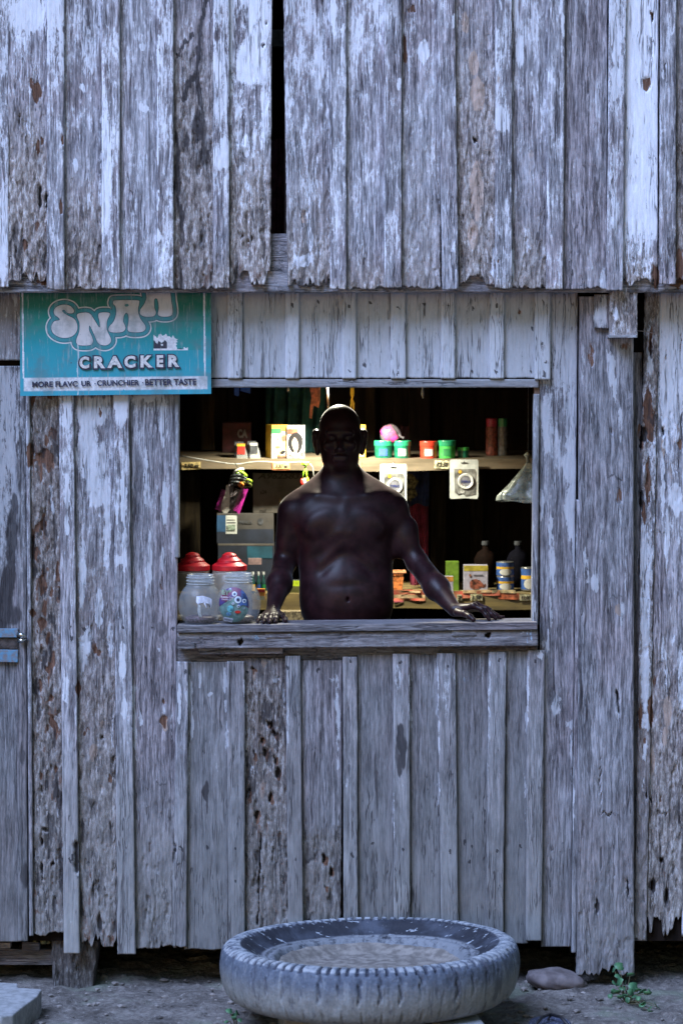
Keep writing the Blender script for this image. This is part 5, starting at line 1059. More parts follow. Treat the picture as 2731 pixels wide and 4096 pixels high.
boxthing('hair_dye_box', 'white hair colour box with a dark-haired portrait beside the yellow one', 'box', 1148, 1219, 1702, 1834, SHY + .03, .09, M_['white'], on=on, parts=(
    ('print_panel', 0, 1, .10, .24, M_['grey']), ('print_panel', .02, .6, .10, .26, M_['brown']), ('picture', 0, 0, 0, 0, M_['black'], [(.08, .45), (.14, .33), (.3, .24), (.55, .2), (.78, .28), (.88, .4), (.88, .56), (.8, .72), (.66, .84), (.5, .8), (.3, .8), (.14, .68), (.06, .56)]),
    ('picture', 0, 0, 0, 0, M_['skin'], [(.28, .48), (.42, .35), (.52, .40), (.62, .52), (.64, .66), (.58, .76), (.46, .80), (.36, .72), (.28, .6)]), ('picture', 0, 0, 0, 0, M_['skin'], [(.4, .76), (.56, .76), (.6, .88), (.4, .88)]), ('picture', 0, 0, 0, 0, M_['black'], ellp(.46, .535, .07, .012)), ('picture', 0, 0, 0, 0, M_['brown'], ellp(.51, .70, .05, .010)),
    ('print_panel', 0, 0, 0, 0, M_['grey'], [(0, .86), (.2, .86), (.5, .9), (.8, .82), (1, .74), (1, 1), (0, 1)])))
boxthing('lotion_box', 'narrow yellow and white box half hidden behind the man\'s ear', 'box', 1415, 1462, 1700, 1836, SHY + .04, .08, M_['yellow'], on=on, parts=(('print_panel', .3, .9, .1, .42, M_['white']), ('print_panel', .3, .9, .6, .95, M_['cream'])))
clear = mat('clear_plastic', (.72, .74, .74), .18, .05, 20, .1, alpha=.28); frost = mat('cloudy_plastic', (.45, .50, .54), .2, .12, 14, .05, alpha=.24)
def smallpack(px0, px1, py0, py1, Y, cm, tm, label):
    x0, x1, y0, y1, z0, z1 = C3(px0, px1, py0, py1, Y, .05); root = empty('small_pack', ((x0 + x1) / 2, y0 + .02, on), label, 'pack', 'little dispenser packs on the upper shelf'); z0 = on
    b = MB(); b.prism([(x0, z0), (x1 + .008, z0), (x1 + .003, z0 + (z1 - z0) * .55), (x1 - .006, z1), (x0, z1)], y0, y1); b.build('case', clear, root)
    b = MB(); b.box(x0 + .002, x1 - .004, y0 - .003, y0 - .0005, z0 + (z1 - z0) * .36, z1 - .002); b.build('contents', cm, root)
    b = MB(); b.box(x0, x1 - .005, y0 - .002, y1, z1, z1 + .010); b.build('cap', tm, root)
    b = MB(); b.box(x0 - .012, x1 - .012, y0 + .06, y0 + .11, z0, z1 + .016); b.build('backing_box', M_['dgrey'], root)
smallpack(948, 984, 1785, 1838, SHY + .02, M_['red'], M_['yellow'], 'clear plastic pack of red sachets with yellow cap, nearest the left shelf end')
smallpack(1000, 1034, 1782, 1838, SHY + .02, M_['dgrey'], M_['white'], 'clear plastic pack of dark sachets with white top, left of the hair colour boxes')
boxthing('red_carton', 'dark red carton lettered CA standing at the back of the upper shelf', 'box', 890, 1004, 1690, 1795, SHY + .33, .08, mat('dark_red_card', (.05, .006, .010), .7, .2), on=on + .015)
Yc = SHY + .328; text_on('lettering', 'CA', SX(950, Yc), SX(990, Yc), SZ(1752, Yc), SZ(1717, Yc), Yc, mat('grey_letters', (.2, .18, .17), .6), bpy.data.objects['red_carton'], .05)

def tub(name, label, px0, px1, py0, py1, Y, m, lm, lab=None, group='screw-top tubs on the upper shelf'):
    r = (SX(px1, Y) - SX(px0, Y)) / 2; cx = (SX(px0, Y) + SX(px1, Y)) / 2; cy = Y + r; z1 = SZ(py0, Y); h = z1 - on
    root = empty(name, (cx, cy, on), label, 'tub', group)
    b = MB(); b.lathe(cx, cy, [(r * .88, on), (r * .91, on + .003), (r * .95, on + h * .70)], 32); b.build('body', m, root, smooth=False)
    b = MB(); b.lathe(cx, cy, [(r * .98, on + h * .70), (r, on + h * .74), (r * 1.0, on + h * .96), (r * .97, on + h), (0.0001, on + h)], 32); b.build('lid', lm, root)
    if lab:
        b = MB(); a = [(-2.1 + .12 * k) for k in range(9)] ; rr_ = r * .96
        b.sheet([[(cx + rr_ * math.cos(q), cy + rr_ * math.sin(q), z) for q in a] for z in (on + h * .15, on + h * .55)]); b.build('label', lab, root)
    return root
gl = mat('green_plastic', (.02, .30, .14), .35, .1); gd = mat('dark_green_plastic', (.01, .14, .08), .35, .15); rd = mat('red_plastic', (.65, .05, .025), .35, .12); gb = mat('bright_green_plastic', (.06, .42, .08), .35, .15)
tub('green_tub', 'green tub at left under the pink packet, wrapped in clear film', 1496, 1572, 1764, 1832, SHY + .02, gd, gl, M_['bluep'])
tub('green_tub', 'green tub with white label at right under the pink packet', 1574, 1644, 1764, 1832, SHY + .02, gd, gl, M_['white'])
tub('red_tub', 'bright red tub with red lid on the upper shelf', 1679, 1752, 1766, 1828, SHY + .02, rd, rd, M_['white'])
tub('lime_tub', 'bright green tub touching the red tub', 1752, 1824, 1763, 1830, SHY + .02, gb, gl, M_['green'])
tub('dark_tub', 'small dim green jar between the bright green tub and the tall bottles', 1828, 1876, 1790, 1830, SHY + .06, gd, gb)
def wrap():
    Y = SHY + .055; root = empty('pink_packet', (SX(1560, Y), Y, SZ(1762, Y)), 'bright pink packet in clear film perched on the two green tubs', 'packet')
    b = MB(); blob(b, (SX(1558, Y), Y, SZ(1738, Y)), (.036, .026, .034), 5, amp=.7, sub=3); b.build('contents', mat('hot_pink', (.62, .03, .22), .4, .3, 30, .4), root, smooth=True)
    b = MB(); blob(b, (SX(1560, Y), Y, SZ(1734, Y)), (.042, .038, .040), 9, amp=.22, sub=3); b.tube([W(1590, 1742, Y), W(1606, 1748, Y), W(1614, 1752, Y)], [.012, .004, .007]); b.build('wrapper', mat('thin_film', (.7, .6, .68), .12, .05, 20, .1, alpha=.12), root, smooth=True)
    b = MB(); b.lathe(SX(1570, SHY), SHY + .06, [(.055, SZ(1846, SHY)), (.080, SZ(1820, SHY)), (.083, SZ(1780, SHY))], 30, sy=.8); 
wrap()
def tallb(px0, px1, py0, m, cm, label):
    Y = SHY + .16; r = (SX(px1, Y) - SX(px0, Y)) / 2; cx = (SX(px0, Y) + SX(px1, Y)) / 2; z0 = on + .007; z1 = SZ(py0, Y); root = empty('tall_bottle', (cx, Y + r, z0), label, 'bottle', 'tall body lotion bottles')
    b = MB(); b.lathe(cx, Y + r, [(r * .94, z0), (r, z0 + .01), (r, z0 + (z1 - z0) * .74), (r * .9, z0 + (z1 - z0) * .78)], 28); b.build('body', m, root)
    b = MB(); b.lathe(cx, Y + r, [(r * .92, z0 + (z1 - z0) * .78), (r * .92, z1 - .003), (r * .86, z1), (.0001, z1)], 28); b.build('cap', cm, root)
tallb(1943, 1990, 1674, mat('brick_red_plastic', (.22, .055, .04), .5, .3, 60), mat('dull_red', (.36, .03, .06), .4), 'tall dull red bottle with red cap at the right of the upper shelf')
tallb(1991, 2030, 1674, mat('grey_plastic', (.13, .14, .155), .5, .2, 60), mat('dull_green', (.03, .22, .09), .4), 'tall grey bottle with green cap beside the red one')

# cable laid along the shelf edge
mb = MB(); Yc = SHY - .03; pts = [(716, 1822), (760, 1830), (810, 1838), (860, 1846), (920, 1855), (960, 1856), (1000, 1849), (1030, 1846), (1070, 1847), (1110, 1850), (1160, 1850), (1200, 1847), (1236, 1850), (1250, 1868), (1256, 1920)]
mb.tube([W(a, b, Yc + (.0 if i else .02)) for i, (a, b) in enumerate(pts)], .0028, 7); o = mb.build('cable', mat('grey_cable', (.42, .42, .40), .5), smooth=True); tag(o, 'thin grey cable slung along the front edge of the upper shelf', 'cable')

# things hanging from the shelf
def bangles():
    Y = SHY - .05; root = empty('bracelet_bunch', W(960, 1860, Y), 'bunch of dark striped bracelets with lime and orange ones hanging on a loop', 'bracelets'); rg = random.Random(6)
    b = MB(); b.tube([W(940, 1852, Y), W(948, 1866, Y), W(958, 1880, Y)], .002, 5); b.build('loop', mat('black_cord', (.02, .02, .02), .7), root)
    spec = [(955, 1885, 44, 14, -.5, 'w'), (965, 1895, 50, 15, .5, 'l'), (948, 1905, 52, 14, -.15, 'd'), (975, 1915, 50, 14, .55, 'd'), (945, 1918, 50, 13, -.1, 'd'), (978, 1925, 46, 13, .5, 'd'), (942, 1932, 44, 14, 0, 'd'), (985, 1938, 44, 22, .2, 'o'), (965, 1938, 20, 12, .7, 'or'), (995, 1924, 24, 16, .2, 'l')]
    cm = {'w': mat('white_band', (.72, .75, .75), .35, .1), 'l': mat('lime_band', (.45, .75, .05), .4, .1), 'd': mat('black_band', (.035, .04, .045), .4, .5, 90), 'o': mat('olive_band', (.14, .17, .04), .5, .2), 'or': mat('orange_band', (.85, .25, .03), .4, .1)}
    for i, (px, py, wd, ht, rot, c) in enumerate(spec):
        cx, _, cz = W(px, py, Y); n = 26; P = [(cx + wd / 2000 * math.cos(a) * math.cos(rot) - .010 * math.sin(a) * math.sin(rot), Y + .006 * i * 0 + .020 * math.sin(a) - .003 * i, cz - ht / 2000 * math.sin(a) - wd / 2000 * math.cos(a) * math.sin(rot) * .9) for a in [2 * math.pi * k / n for k in range(n)]]
        b = MB(); b.tube(P, .0046, 7, closed=True); b.build('bracelet', cm[c], root, smooth=True)
bangles()
def combs():
    Y = SHY - .035; mg = mat('magenta_plastic', (.42, .02, .26), .35, .2, 50); gy = mat('smoky_plastic', (.28, .24, .26), .3, .15, 40, alpha=.75)
    root = empty('comb_bunch', W(935, 1940, Y), 'magenta and smoky plastic combs hanging below the bracelets', 'combs')
    def comb(a, b, wd, m, dy):
        (ax, ay), (bx, by) = a, b; L = math.hypot(bx - ax, by - ay); nx_, ny_ = -(by - ay) / L, (bx - ax) / L; q = MB()
        pl = lambda u, v: (SX(ax + (bx - ax) * u + nx_ * v, Y), SZ(ay + (by - ay) * u + ny_ * v, Y))
        q.prism([pl(0, 0), pl(.05, wd * .35), pl(.95, wd * .35), pl(1, 0), pl(1, -3), pl(0, -3)], Y + dy, Y + dy + .003)
        for k in range(17): u = .04 + .92 * k / 17; q.prism([pl(u, wd * .33), pl(u + .028, wd * .33), pl(u + .024, wd), pl(u + .006, wd)], Y + dy + .0005, Y + dy + .0025)
        q.build('comb', m, root)
    comb((990, 1956), (955, 2056), 26, mg, 0); comb((968, 1958), (934, 2058), 26, gy, .006); comb((908, 1960), (880, 2048), 22, mg, .004); comb((916, 1925), (896, 2030), -24, gy, .009)
    b = MB(); b.prism([(SX(x, Y), SZ(y, Y)) for x, y in [(915, 1938), (920, 1990), (918, 2040), (910, 2052), (896, 2053), (884, 2040), (888, 2010), (900, 1980), (906, 1940)]], Y - .004, Y - .001); b.build('mirror_handle', mat('pearly_plastic', (.62, .60, .56), .25, .2, 20), root)
combs()
tg = boxthing('price_tag', 'white cardboard swing tag hanging below the combs', 'tag', 903, 948, 2062, 2136, SHY - .03, .0015, mat('white_card', (.62, .64, .60), .6, .08), parts=(('print_line', .12, .85, .22, .26, M_['dgrey']), ('print_line', .1, .9, .36, .39, M_['dgrey']), ('print_panel', .14, .86, .5, .8, mat('green_grey_print', (.26, .33, .26), .6, .3, 90))))
def beads():
    Y = SHY - .04; root = empty('bead_charm', W(1222, 1850, Y), 'lime string charm with red, white and blue beads hanging near the man\'s shoulder', 'charm')
    b = MB(); b.tube([W(1205, 1856, Y), W(1222, 1862, Y), W(1238, 1852, Y), (W(1224, 1860, Y - .01)), W(1208, 1850, Y)], .004, 6); b.tube([W(1222, 1862, Y), W(1214, 1890, Y), W(1210, 1918, Y)], .0022, 5); b.tube([W(1222, 1862, Y), W(1228, 1890, Y), W(1226, 1912, Y)], .0022, 5); b.tube([W(1220, 1862, Y), W(1224, 1895, Y), W(1236, 1930, Y)], .0025, 5)
    b.build('string', mat('neon_string', (.40, .80, .05), .5, .05), root, smooth=True)
    for c, px, py, r in (('red_bead', 1208, 1928, .011), ('white_bead', 1218, 1926, .010), ('blue_bead', 1221, 1940, .009), ('yellow_bead', 1229, 1920, .010), ('violet_bead', 1226, 1930, .008)):
        q = MB(); blob(q, W(px, py, Y - .004), (r * .7, r * .7, r * 1.5), 2, amp=.02, sub=2); q.build('bead', mat(c, {'r': (.75, .04, .03), 'w': (.7, .75, .85), 'b': (.05, .1, .6), 'y': (.85, .6, .03), 'v': (.25, .1, .55)}[c[0]], .3, .05), root, smooth=True)
beads()
def cablepack(px0, px1, py0, py1, Y, label, tops):
    x0, x1, _, _, z0, z1 = C3(px0, px1, py0, py1, Y, 0); w_, h_ = x1 - x0, z1 - z0; X = lambda u: x0 + w_ * u; Z = lambda v: z1 - h_ * v
    root = empty('cable_pack', (X(.5), Y, z0), label, 'charger cable', 'charging cables in white hanging pouches'); pw = mat('white_pouch', (.52, .54, .52), .35, .08, 30, .1)
    o = [(.03, 0), (.97, 0), (1, .05), (1, .93), (.96, 1), (.55, .98), (.04, 1), (0, .96), (0, .04)]
    b = MB(); b.prism([(X(u), Z(v)) for u, v in o], Y + .004, Y + .006); b.build('pouch', pw, root)
    b = MB(); b.prism([(X(u), Z(v)) for u, v in [(.15, .24), (.86, .24), (.9, .3), (.9, .88), (.55, .93), (.45, .86), (.3, .9), (.18, .84)]], Y + .002, Y + .0035); b.build('window', mat('grey_window', (.20, .20, .19), .25, .3, 26), root)
    b = MB(); b.prism([(X(.38), Z(.075)), (X(.48), Z(.075)), (X(.5), Z(.05)), (X(.52), Z(.075)), (X(.62), Z(.075)), (X(.6), Z(.095)), (X(.4), Z(.095))], Y + .001, Y + .0035); b.build('hang_hole', M_['black'], root)
    for k, r in enumerate((.026, .031)):
        cx, cz = X(.56), Z(.55); b = MB(); b.tube([(cx + r * math.cos(a), Y + .0 - .001 * k, cz + r * math.sin(a)) for a in [2 * math.pi * q / 30 for q in range(30)]], .0026, 7, closed=True); b.build('cable_coil', mat('white_cable', (.68, .68, .66), .4), root, smooth=True)
    b = MB(); b.prism([(X(.56) + .022 * math.cos(a), Z(.55) + .022 * math.sin(a)) for a in [2 * math.pi * q / 26 for q in range(26)]], Y - .001, Y + .001); b.build('disc', mat('smoke_disc', (.17, .17, .20), .4, .15), root)
    text_on('lettering', 'TYPE-C', X(.39), X(.72), Z(.59), Z(.53), Y - .0022, mat('navy_letters', (.03, .04, .16), .5), root, .05)
    text_on('lettering', 'USB', X(.30), X(.52), Z(.86), Z(.79), Y + .0005, M_['white'], root, .04)
    b = MB(); b.prism([(X(.36 + .085 * (1 if k % 2 else .5) * math.cos(k * math.pi / 8)), Z(.31) + .010 * (1 if k % 2 else .5) * math.sin(k * math.pi / 8)) for k in range(16)], Y + .0005, Y + .0018); b.build('splash', M_['yellow'], root)
    b = MB(); b.tube([(X(.5), Y + .003, Z(.06)), (X(.5), Y + .01, Z(-.02)), (X(.5), SHY, Z(-.06))], .0012, 5); b.build('hook', mat('steel', (.6, .62, .62), .3, metal=1), root)
cablepack(1798, 1912, 1838, 1996, SHY - .03, 'white pouch with coiled charger cable hanging under the red and green tubs', 0)
cablepack(1519, 1626, 1856, 2014, SHY - .03, 'white pouch with coiled charger cable partly hidden by the man\'s shoulder', 0)
def plasticbag():
    Y = .42; root = empty('plastic_bag', W(2110, 2010, Y), 'knotted translucent greenish plastic bag hanging at the right jamb', 'bag')
    n, m = 40, 22; pts = []
    for i in range(m):
        v = i / (m - 1); row = []
        for k in range(n + 1):
            a = 2 * math.pi * k / n; wr = (.009 + .112 * v ** 1.05) * (1 - .10 * max(0, v - .86) / .14); fold = 1 + .13 * math.sin(6 * a + 1 + 2 * v) * v + .09 * math.sin(11 * a + 5 * v) * v + .10 * (float(vn(a * 3, v * 9, 5)) - .5)
            x, _, z = W(2112 - 12 * v, 1850 + v * (152 + 8 * math.sin(3 * a)), Y); row.append((x + wr * fold * math.cos(a), Y + wr * .5 * fold * math.sin(a), z))
        pts.append(row)
    b = MB(); b.sheet(pts); b.lathe(SX(2100, Y), Y, [(.03, SZ(2006, Y)), (.09, SZ(2003, Y))], n, sy=.5)
    b.build('bag_body', mat('milky_film', (.56, .60, .50), .22, .25, 22, .6, alpha=.42), root, smooth=True)
    b = MB(); b.tube([W(2112, 1852, Y), W(2108, 1834, Y), W(2104, 1822, Y), W(2112, 1812, Y)], [.010, .006, .012, .009], 9); b.build('knot', mat('milky_knot', (.52, .54, .42), .4, .3, 40, .4), root, smooth=True)
    b = MB(); b.tube([W(2110, 1814, Y), W(2111, 1560, Y), W(2112, 1480, Y)], .0012, 4); b.build('string', mat('thin_string', (.12, .12, .11), .8), root)
plasticbag()

# things hung from the rafters above the window opening
def hang(name, label, cat, m, pts, r, Y, flat=False, hook=(0, 0)):
    root_ = MB()
    if flat: root_.prism([(SX(x, Y), SZ(y, Y)) for x, y in pts], Y, Y + .004)
    else: root_.tube([W(x, y, Y) for x, y in pts], r, 8)
    o = root_.build(name, m, smooth=not flat); tag(o, label, cat); return o
blp = mat('bright_blue_plastic', (.03, .18, .55), .4, .15)
hang('blue_strap', 'bright blue plastic strap hanging at the upper left of the window', 'strap', blp, [(940, 1400), (962, 1400), (956, 1582), (950, 1585), (937, 1580)], 0, .6, True)
hang('blue_strap', 'wider blue plastic strap just right of the narrow one', 'strap', blp, [(964, 1400), (1004, 1400), (1001, 1574), (962, 1564)], 0, .62, True)
om = mat('orange_plastic', (.72, .24, .07), .4, .25, 40)
hang('orange_scraper', 'orange plastic tool hanging left of the man\'s head', 'tool', om, [(1238, 1400), (1281, 1400), (1280, 1600), (1274, 1632), (1256, 1622), (1250, 1640), (1247, 1674), (1237, 1672), (1241, 1620), (1246, 1590), (1240, 1560)], 0, .62, True)
hang('metal_rod', 'thin pale metal rod hanging behind the top of the man\'s head', 'rod', mat('pale_metal', (.13, .145, .16), .35, .1), [(1308, 1400), (1309, 1560), (1314, 1634)], .0045, .70)
hang('yellow_ribbon', 'yellow ribbon hanging down to the right side of the man\'s head', 'ribbon', mat('yellow_ribbon', (.85, .65, .02), .45, .1), [(1401, 1400), (1417, 1400), (1416, 1580), (1410, 1596), (1418, 1612), (1416, 1644), (1411, 1640), (1408, 1612), (1405, 1644), (1400, 1640), (1402, 1600), (1406, 1590), (1401, 1580)], 0, .66, True)
hang('pale_pendant', 'small pale drop-shaped pendant hanging above the green curtain', 'pendant', mat('pearl', (.22, .23, .2), .3), [(1153, 1400), (1153, 1550), (1152, 1560), (1150, 1568)], [.001, .002, .007, .002], .9)
hang('grey_pendant', 'grey drop-shaped pendant hanging over the pink packet', 'pendant', mat('grey_drop', (.34, .34, .32), .4), [(1690, 1400), (1690, 1550), (1690, 1575), (1691, 1594)], [.001, .004, .008, .002], .9)
# cloths
def cloth(name, label, px0, px1, py0, py1, Y, m, amp=.02, fr=5, cat='cloth', bulge=0):
    n, k = 60, 30; P_ = []
    for i in range(k):
        v = i / (k - 1); P_.append([(SX(px0 + (px1 - px0) * (j / (n - 1)) + (18 * bulge * math.sin(v * 3)), Y), Y + amp * math.sin(j / (n - 1) * fr * 6.28 + 1.5 * v) * (.5 + .5 * v) + .3 * amp * math.sin(j * .9 + v * 5), SZ(py0 + (py1 - py0) * v + 6 * math.sin(j * .15), Y)) for j in range(n)])
    b = MB(); b.sheet(P_, .002); o = b.build(name, m, smooth=True); tag(o, label, cat); return o
cloth('curtain', 'dark green curtain hanging in folds behind the hair colour boxes', 1062, 1300, 1380, 1815, 1.30, mat('dark_green_cloth', (.010, .040, .038), .85, .25, 12, .3, spec=.1), .022, 4, 'curtain')
cloth('maroon_cloth', 'dark maroon cloth hanging behind the man\'s right-hand shoulder', 1640, 1712, 1885, 2360, 1.28, mat('maroon_cloth', (.20, .018, .05), .85, .25, 14, .3), .012, 2)
cloth('navy_cloth', 'navy cloth with a yellow printed leaf hung over the maroon one', 1618, 1716, 1880, 2020, 1.24, mat('navy_cloth', (.018, .03, .10), .85, .3, 14, .3), .010, 2)
yf = MB(); Yq = 1.222; yf.prism([(SX(x, Yq), SZ(y, Yq)) for x, y in [(1620, 1890), (1650, 1898), (1672, 1925), (1660, 1950), (1668, 1980), (1640, 2006), (1618, 1990)]], Yq, Yq + .001)
o = yf.build('leaf_print', mat('olive_print', (.20, .16, .06), .8, .5, 60), bpy.data.objects['navy_cloth'])
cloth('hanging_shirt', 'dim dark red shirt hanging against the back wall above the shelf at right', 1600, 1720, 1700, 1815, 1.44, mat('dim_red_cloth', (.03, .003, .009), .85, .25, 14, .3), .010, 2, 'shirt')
cloth('purple_cloth', 'dark plum cloth seen through the slit in the upper wall', 1040, 1200, 560, 960, .3, mat('plum_cloth', (.10, .035, .07), .85, .25, 14, .3), .012, 2, 'cloth')
b = MB(); b.box(SX(1040, .3), SX(1200, .3), .3, .36, SZ(185, .3), SZ(118, .3)); b.build('upstairs_rail', mat('blue_grey_board', (.16, .20, .25), .8), SHOP)
b = MB(); b.box(-1.7, 1.8, .62, .66, 2.9, 4.5); b.build('upstairs_partition', INW, SHOP)

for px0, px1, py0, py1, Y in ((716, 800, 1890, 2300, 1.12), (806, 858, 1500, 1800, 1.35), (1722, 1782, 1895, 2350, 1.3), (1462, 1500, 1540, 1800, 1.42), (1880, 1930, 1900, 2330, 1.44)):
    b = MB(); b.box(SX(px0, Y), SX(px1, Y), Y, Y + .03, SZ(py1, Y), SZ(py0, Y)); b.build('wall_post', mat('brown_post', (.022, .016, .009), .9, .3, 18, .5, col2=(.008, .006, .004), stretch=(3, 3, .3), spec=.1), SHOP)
# cartons stacked under the upper shelf
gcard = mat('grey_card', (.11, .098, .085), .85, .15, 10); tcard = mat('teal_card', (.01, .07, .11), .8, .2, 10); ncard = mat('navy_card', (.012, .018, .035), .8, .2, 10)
bt = boxthing('carton_box', 'large grey carton with handwritten number under the shelf, topmost of the stack', 'carton', 1012, 1300, 1892, 2052, 1.12, .3, gcard)
Yb = 1.118; text_on('handwriting', 'A962583', SX(1030, Yb), SX(1200, Yb), SZ(1916, Yb), SZ(1892, Yb), Yb, inkd, bt, .03, shear=.3, rot=.0)
for i, (a, c, t_) in enumerate(((1960, 1976, 'x24'), (2036, 2050, 'ref'))): text_on('handwriting', t_, SX(1040, Yb), SX(1066, Yb), SZ(c, Yb), SZ(a, Yb), Yb, inkd, bt, .02)
b2 = boxthing('carton_box', 'pale grey carton with navy lower half, second from the top of the stack', 'carton', 868, 1094, 2054, 2172, 1.10, .28, mat('dull_card', (.055, .05, .047), .85, .15, 10), parts=(('print_panel', 0, 1, .53, 1, ncard), ('print_panel', 0, .2, .06, .62, mat('blue_card', (.015, .06, .14), .7, .2, 10)), ('emblem', 0, 0, 0, 0, M_['dgrey'], ellp(.77, .27, .05, .11))))
text_on('lettering', 'PANELS', SX(958, 1.095), SX(1008, 1.095), SZ(2094, 1.095), SZ(2082, 1.095), 1.096, M_['dgrey'], b2, .03)
boxthing('carton_box', 'teal and navy carton at the bottom of the stack', 'carton', 872, 1096, 2174, 2330, 1.08, .26, ncard, parts=(('print_panel', 0, 1, .0, .05, gcard), ('print_panel', .52, .97, .07, .38, tcard)))
boxthing('paper_label', 'small dusty pink card leaning over the little bottles', 'card', 993, 1046, 2232, 2259, 1.02, .002, mat('dusty_pink_card', (.30, .20, .20), .8, .15), parts=())
# small bottles behind the arm
for i, (px, cm, label) in enumerate(((1010, 'yellow', 'leftmost'), (1032, 'bluep', 'middle'), (1052, 'green', 'rightmost'))):
    Y = 1.0 - .05; cx = SX(px, Y); r = .0095; z0 = SZ(2376, SHY) + .001; root = empty('sauce_bottle', (cx, Y + .06, z0), '%s of the three small dark bottles beside the man\'s left-hand arm' % label, 'bottle', 'small bottles on the lower shelf')
    b = MB(); b.lathe(cx, Y + .06, [(r, z0), (r, z0 + .05), (r * .45, z0 + .068), (r * .45, z0 + .082)], 18); b.build('glass', mat('dark_glass', (.02, .07, .07), .15, .2), root, smooth=True)
    b = MB(); b.lathe(cx, Y + .06, [(r * .6, z0 + .082), (r * .6, z0 + .094), (.0001, z0 + .094)], 14); b.build('cap', mat('silver_cap', (.6, .62, .62), .3), root)
    b = MB(); b.lathe(cx, Y + .06, [(r * 1.04, z0 + .012), (r * 1.04, z0 + .040)], 18, cap=False); b.build('label', M_[cm], root)
boxthing('snack_packet', 'orange and red packet showing between the jar and the man\'s arm', 'packet', 1028, 1060, 2356, 2400, .62, .03, mat('orange_pack', (.80, .28, .03), .4), parts=(('print_panel', 0, 1, 0, .3, M_['red']), ('print_panel', 0, 1, .62, 1, M_['cream']))); 
boxthing('stacked_tins', 'stack of small colourful packs seen between the man\'s arm and his side', 'pack', 1140, 1212, 2322, 2424, 1.02, .06, M_['dgrey'], parts=(('print_panel', 0, 1, 0, .22, mat('lime_print', (.50, .65, .03), .4)), ('print_panel', 0, 1, .22, .5, mat('olive_dark', (.10, .10, .03), .5)), ('print_panel', 0, 1, .52, .68, M_['white']), ('print_panel', 0, 1, .68, .80, M_['red'])))
boxthing('woven_basket', 'brown speckled woven box low between the man\'s arm and his side', 'basket', 1120, 1215, 2446, 2520, .92, .1, mat('woven_straw', (.42, .34, .20), .8, .5, 130, .8, col2=(.08, .06, .04)))
def crate():
    Y = SHY + .02; root = empty('orange_basket', (SX(1580, Y), Y + .05, LZ), 'orange perforated plastic basket beside the man\'s waist', 'basket'); x0, x1 = SX(1532, Y), SX(1612, Y); z0, z1 = LZ + .001, SZ(2290, Y)
    b = MB(); rows, cols = 5, 8
    def P3(u, v): w_ = .82 + .18 * v; xc = (x0 + x1) / 2; return (xc + (x1 - x0) / 2 * w_ * (2 * u - 1), z0 + (z1 - z0) * v)
    for yy in (Y, Y + .08):
        for i in range(cols + 1): u = i / cols; a, c = P3(u, 0), P3(u, 1); b.prism([(a[0] - .003, a[1]), (a[0] + .003, a[1]), (c[0] + .003, c[1]), (c[0] - .003, c[1])], yy, yy + .002)
        for j in range(rows + 1): v = j / rows; a, c = P3(0, v), P3(1, v); b.box(a[0], c[0], yy + .0002, yy + .0018, a[1] - .0035 + (.0035 if j == 0 else 0), a[1] + .0035)
    for u in (0, 1): a, c = P3(u, 0), P3(u, 1); b.add([(a[0], Y, a[1]), (a[0], Y + .08, a[1]), (c[0], Y + .08, c[1]), (c[0], Y, c[1])], [(0, 1, 2, 3)])
    b.build('basket_mesh', om, root)
    b = MB(); b.tube([(x0 - .006, Y - .003, z1), (x1 + .010, Y - .003, z1), (x1 + .010, Y + .085, z1), (x0 - .006, Y + .085, z1)], .005, 8, closed=True); b.build('rim', mat('orange_rim', (.85, .38, .18), .4), root)
    b = MB(); b.box(x0 + .008, x1 - .008, Y + .005, Y + .075, z0, z0 + .004); b.build('base', om, root)
crate()
lon = LZ + .001
boxthing('lime_box', 'plain lime green box standing behind the man\'s forearm', 'box', 1782, 1834, 2246, 2340, SHY + .10, .05, mat('lime_card', (.11, .20, .015), .5, .15), on=lon)
boxthing('matches_box', 'small orange and white box in front of the lime green one', 'box', 1768, 1812, 2306, 2368, SHY + .02, .04, M_['lilac'], on=lon, parts=(('print_panel', 0, 1, .0, .3, mat('dull_orange', (.50, .22, .05), .5)),))
boxthing('meat_tin', 'white square tin with yellow top band and a picture of roast meat', 'tin', 1854, 1950, 2262, 2370, SHY + .04, .07, M_['lilac'], on=lon, parts=(('print_panel', 0, 1, .0, .20, mat('mustard_band', (.45, .36, .05), .5)), ('picture', 0, 0, 0, 0, mat('roast_brown', (.26, .08, .05), .5, .4, 60), [(.25, .8), (.24, .62), (.34, .52), (.5, .5), (.66, .54), (.76, .64), (.84, .72), (.90, .66), (.92, .74), (.84, .82), (.72, .80), (.62, .86), (.4, .88)]), ('print_line', .4, .8, .34, .37, M_['dgrey']), ('emblem', 0, 0, 0, 0, M_['brown'], ellp(.26, .36, .05, .05)))).location.z += 0
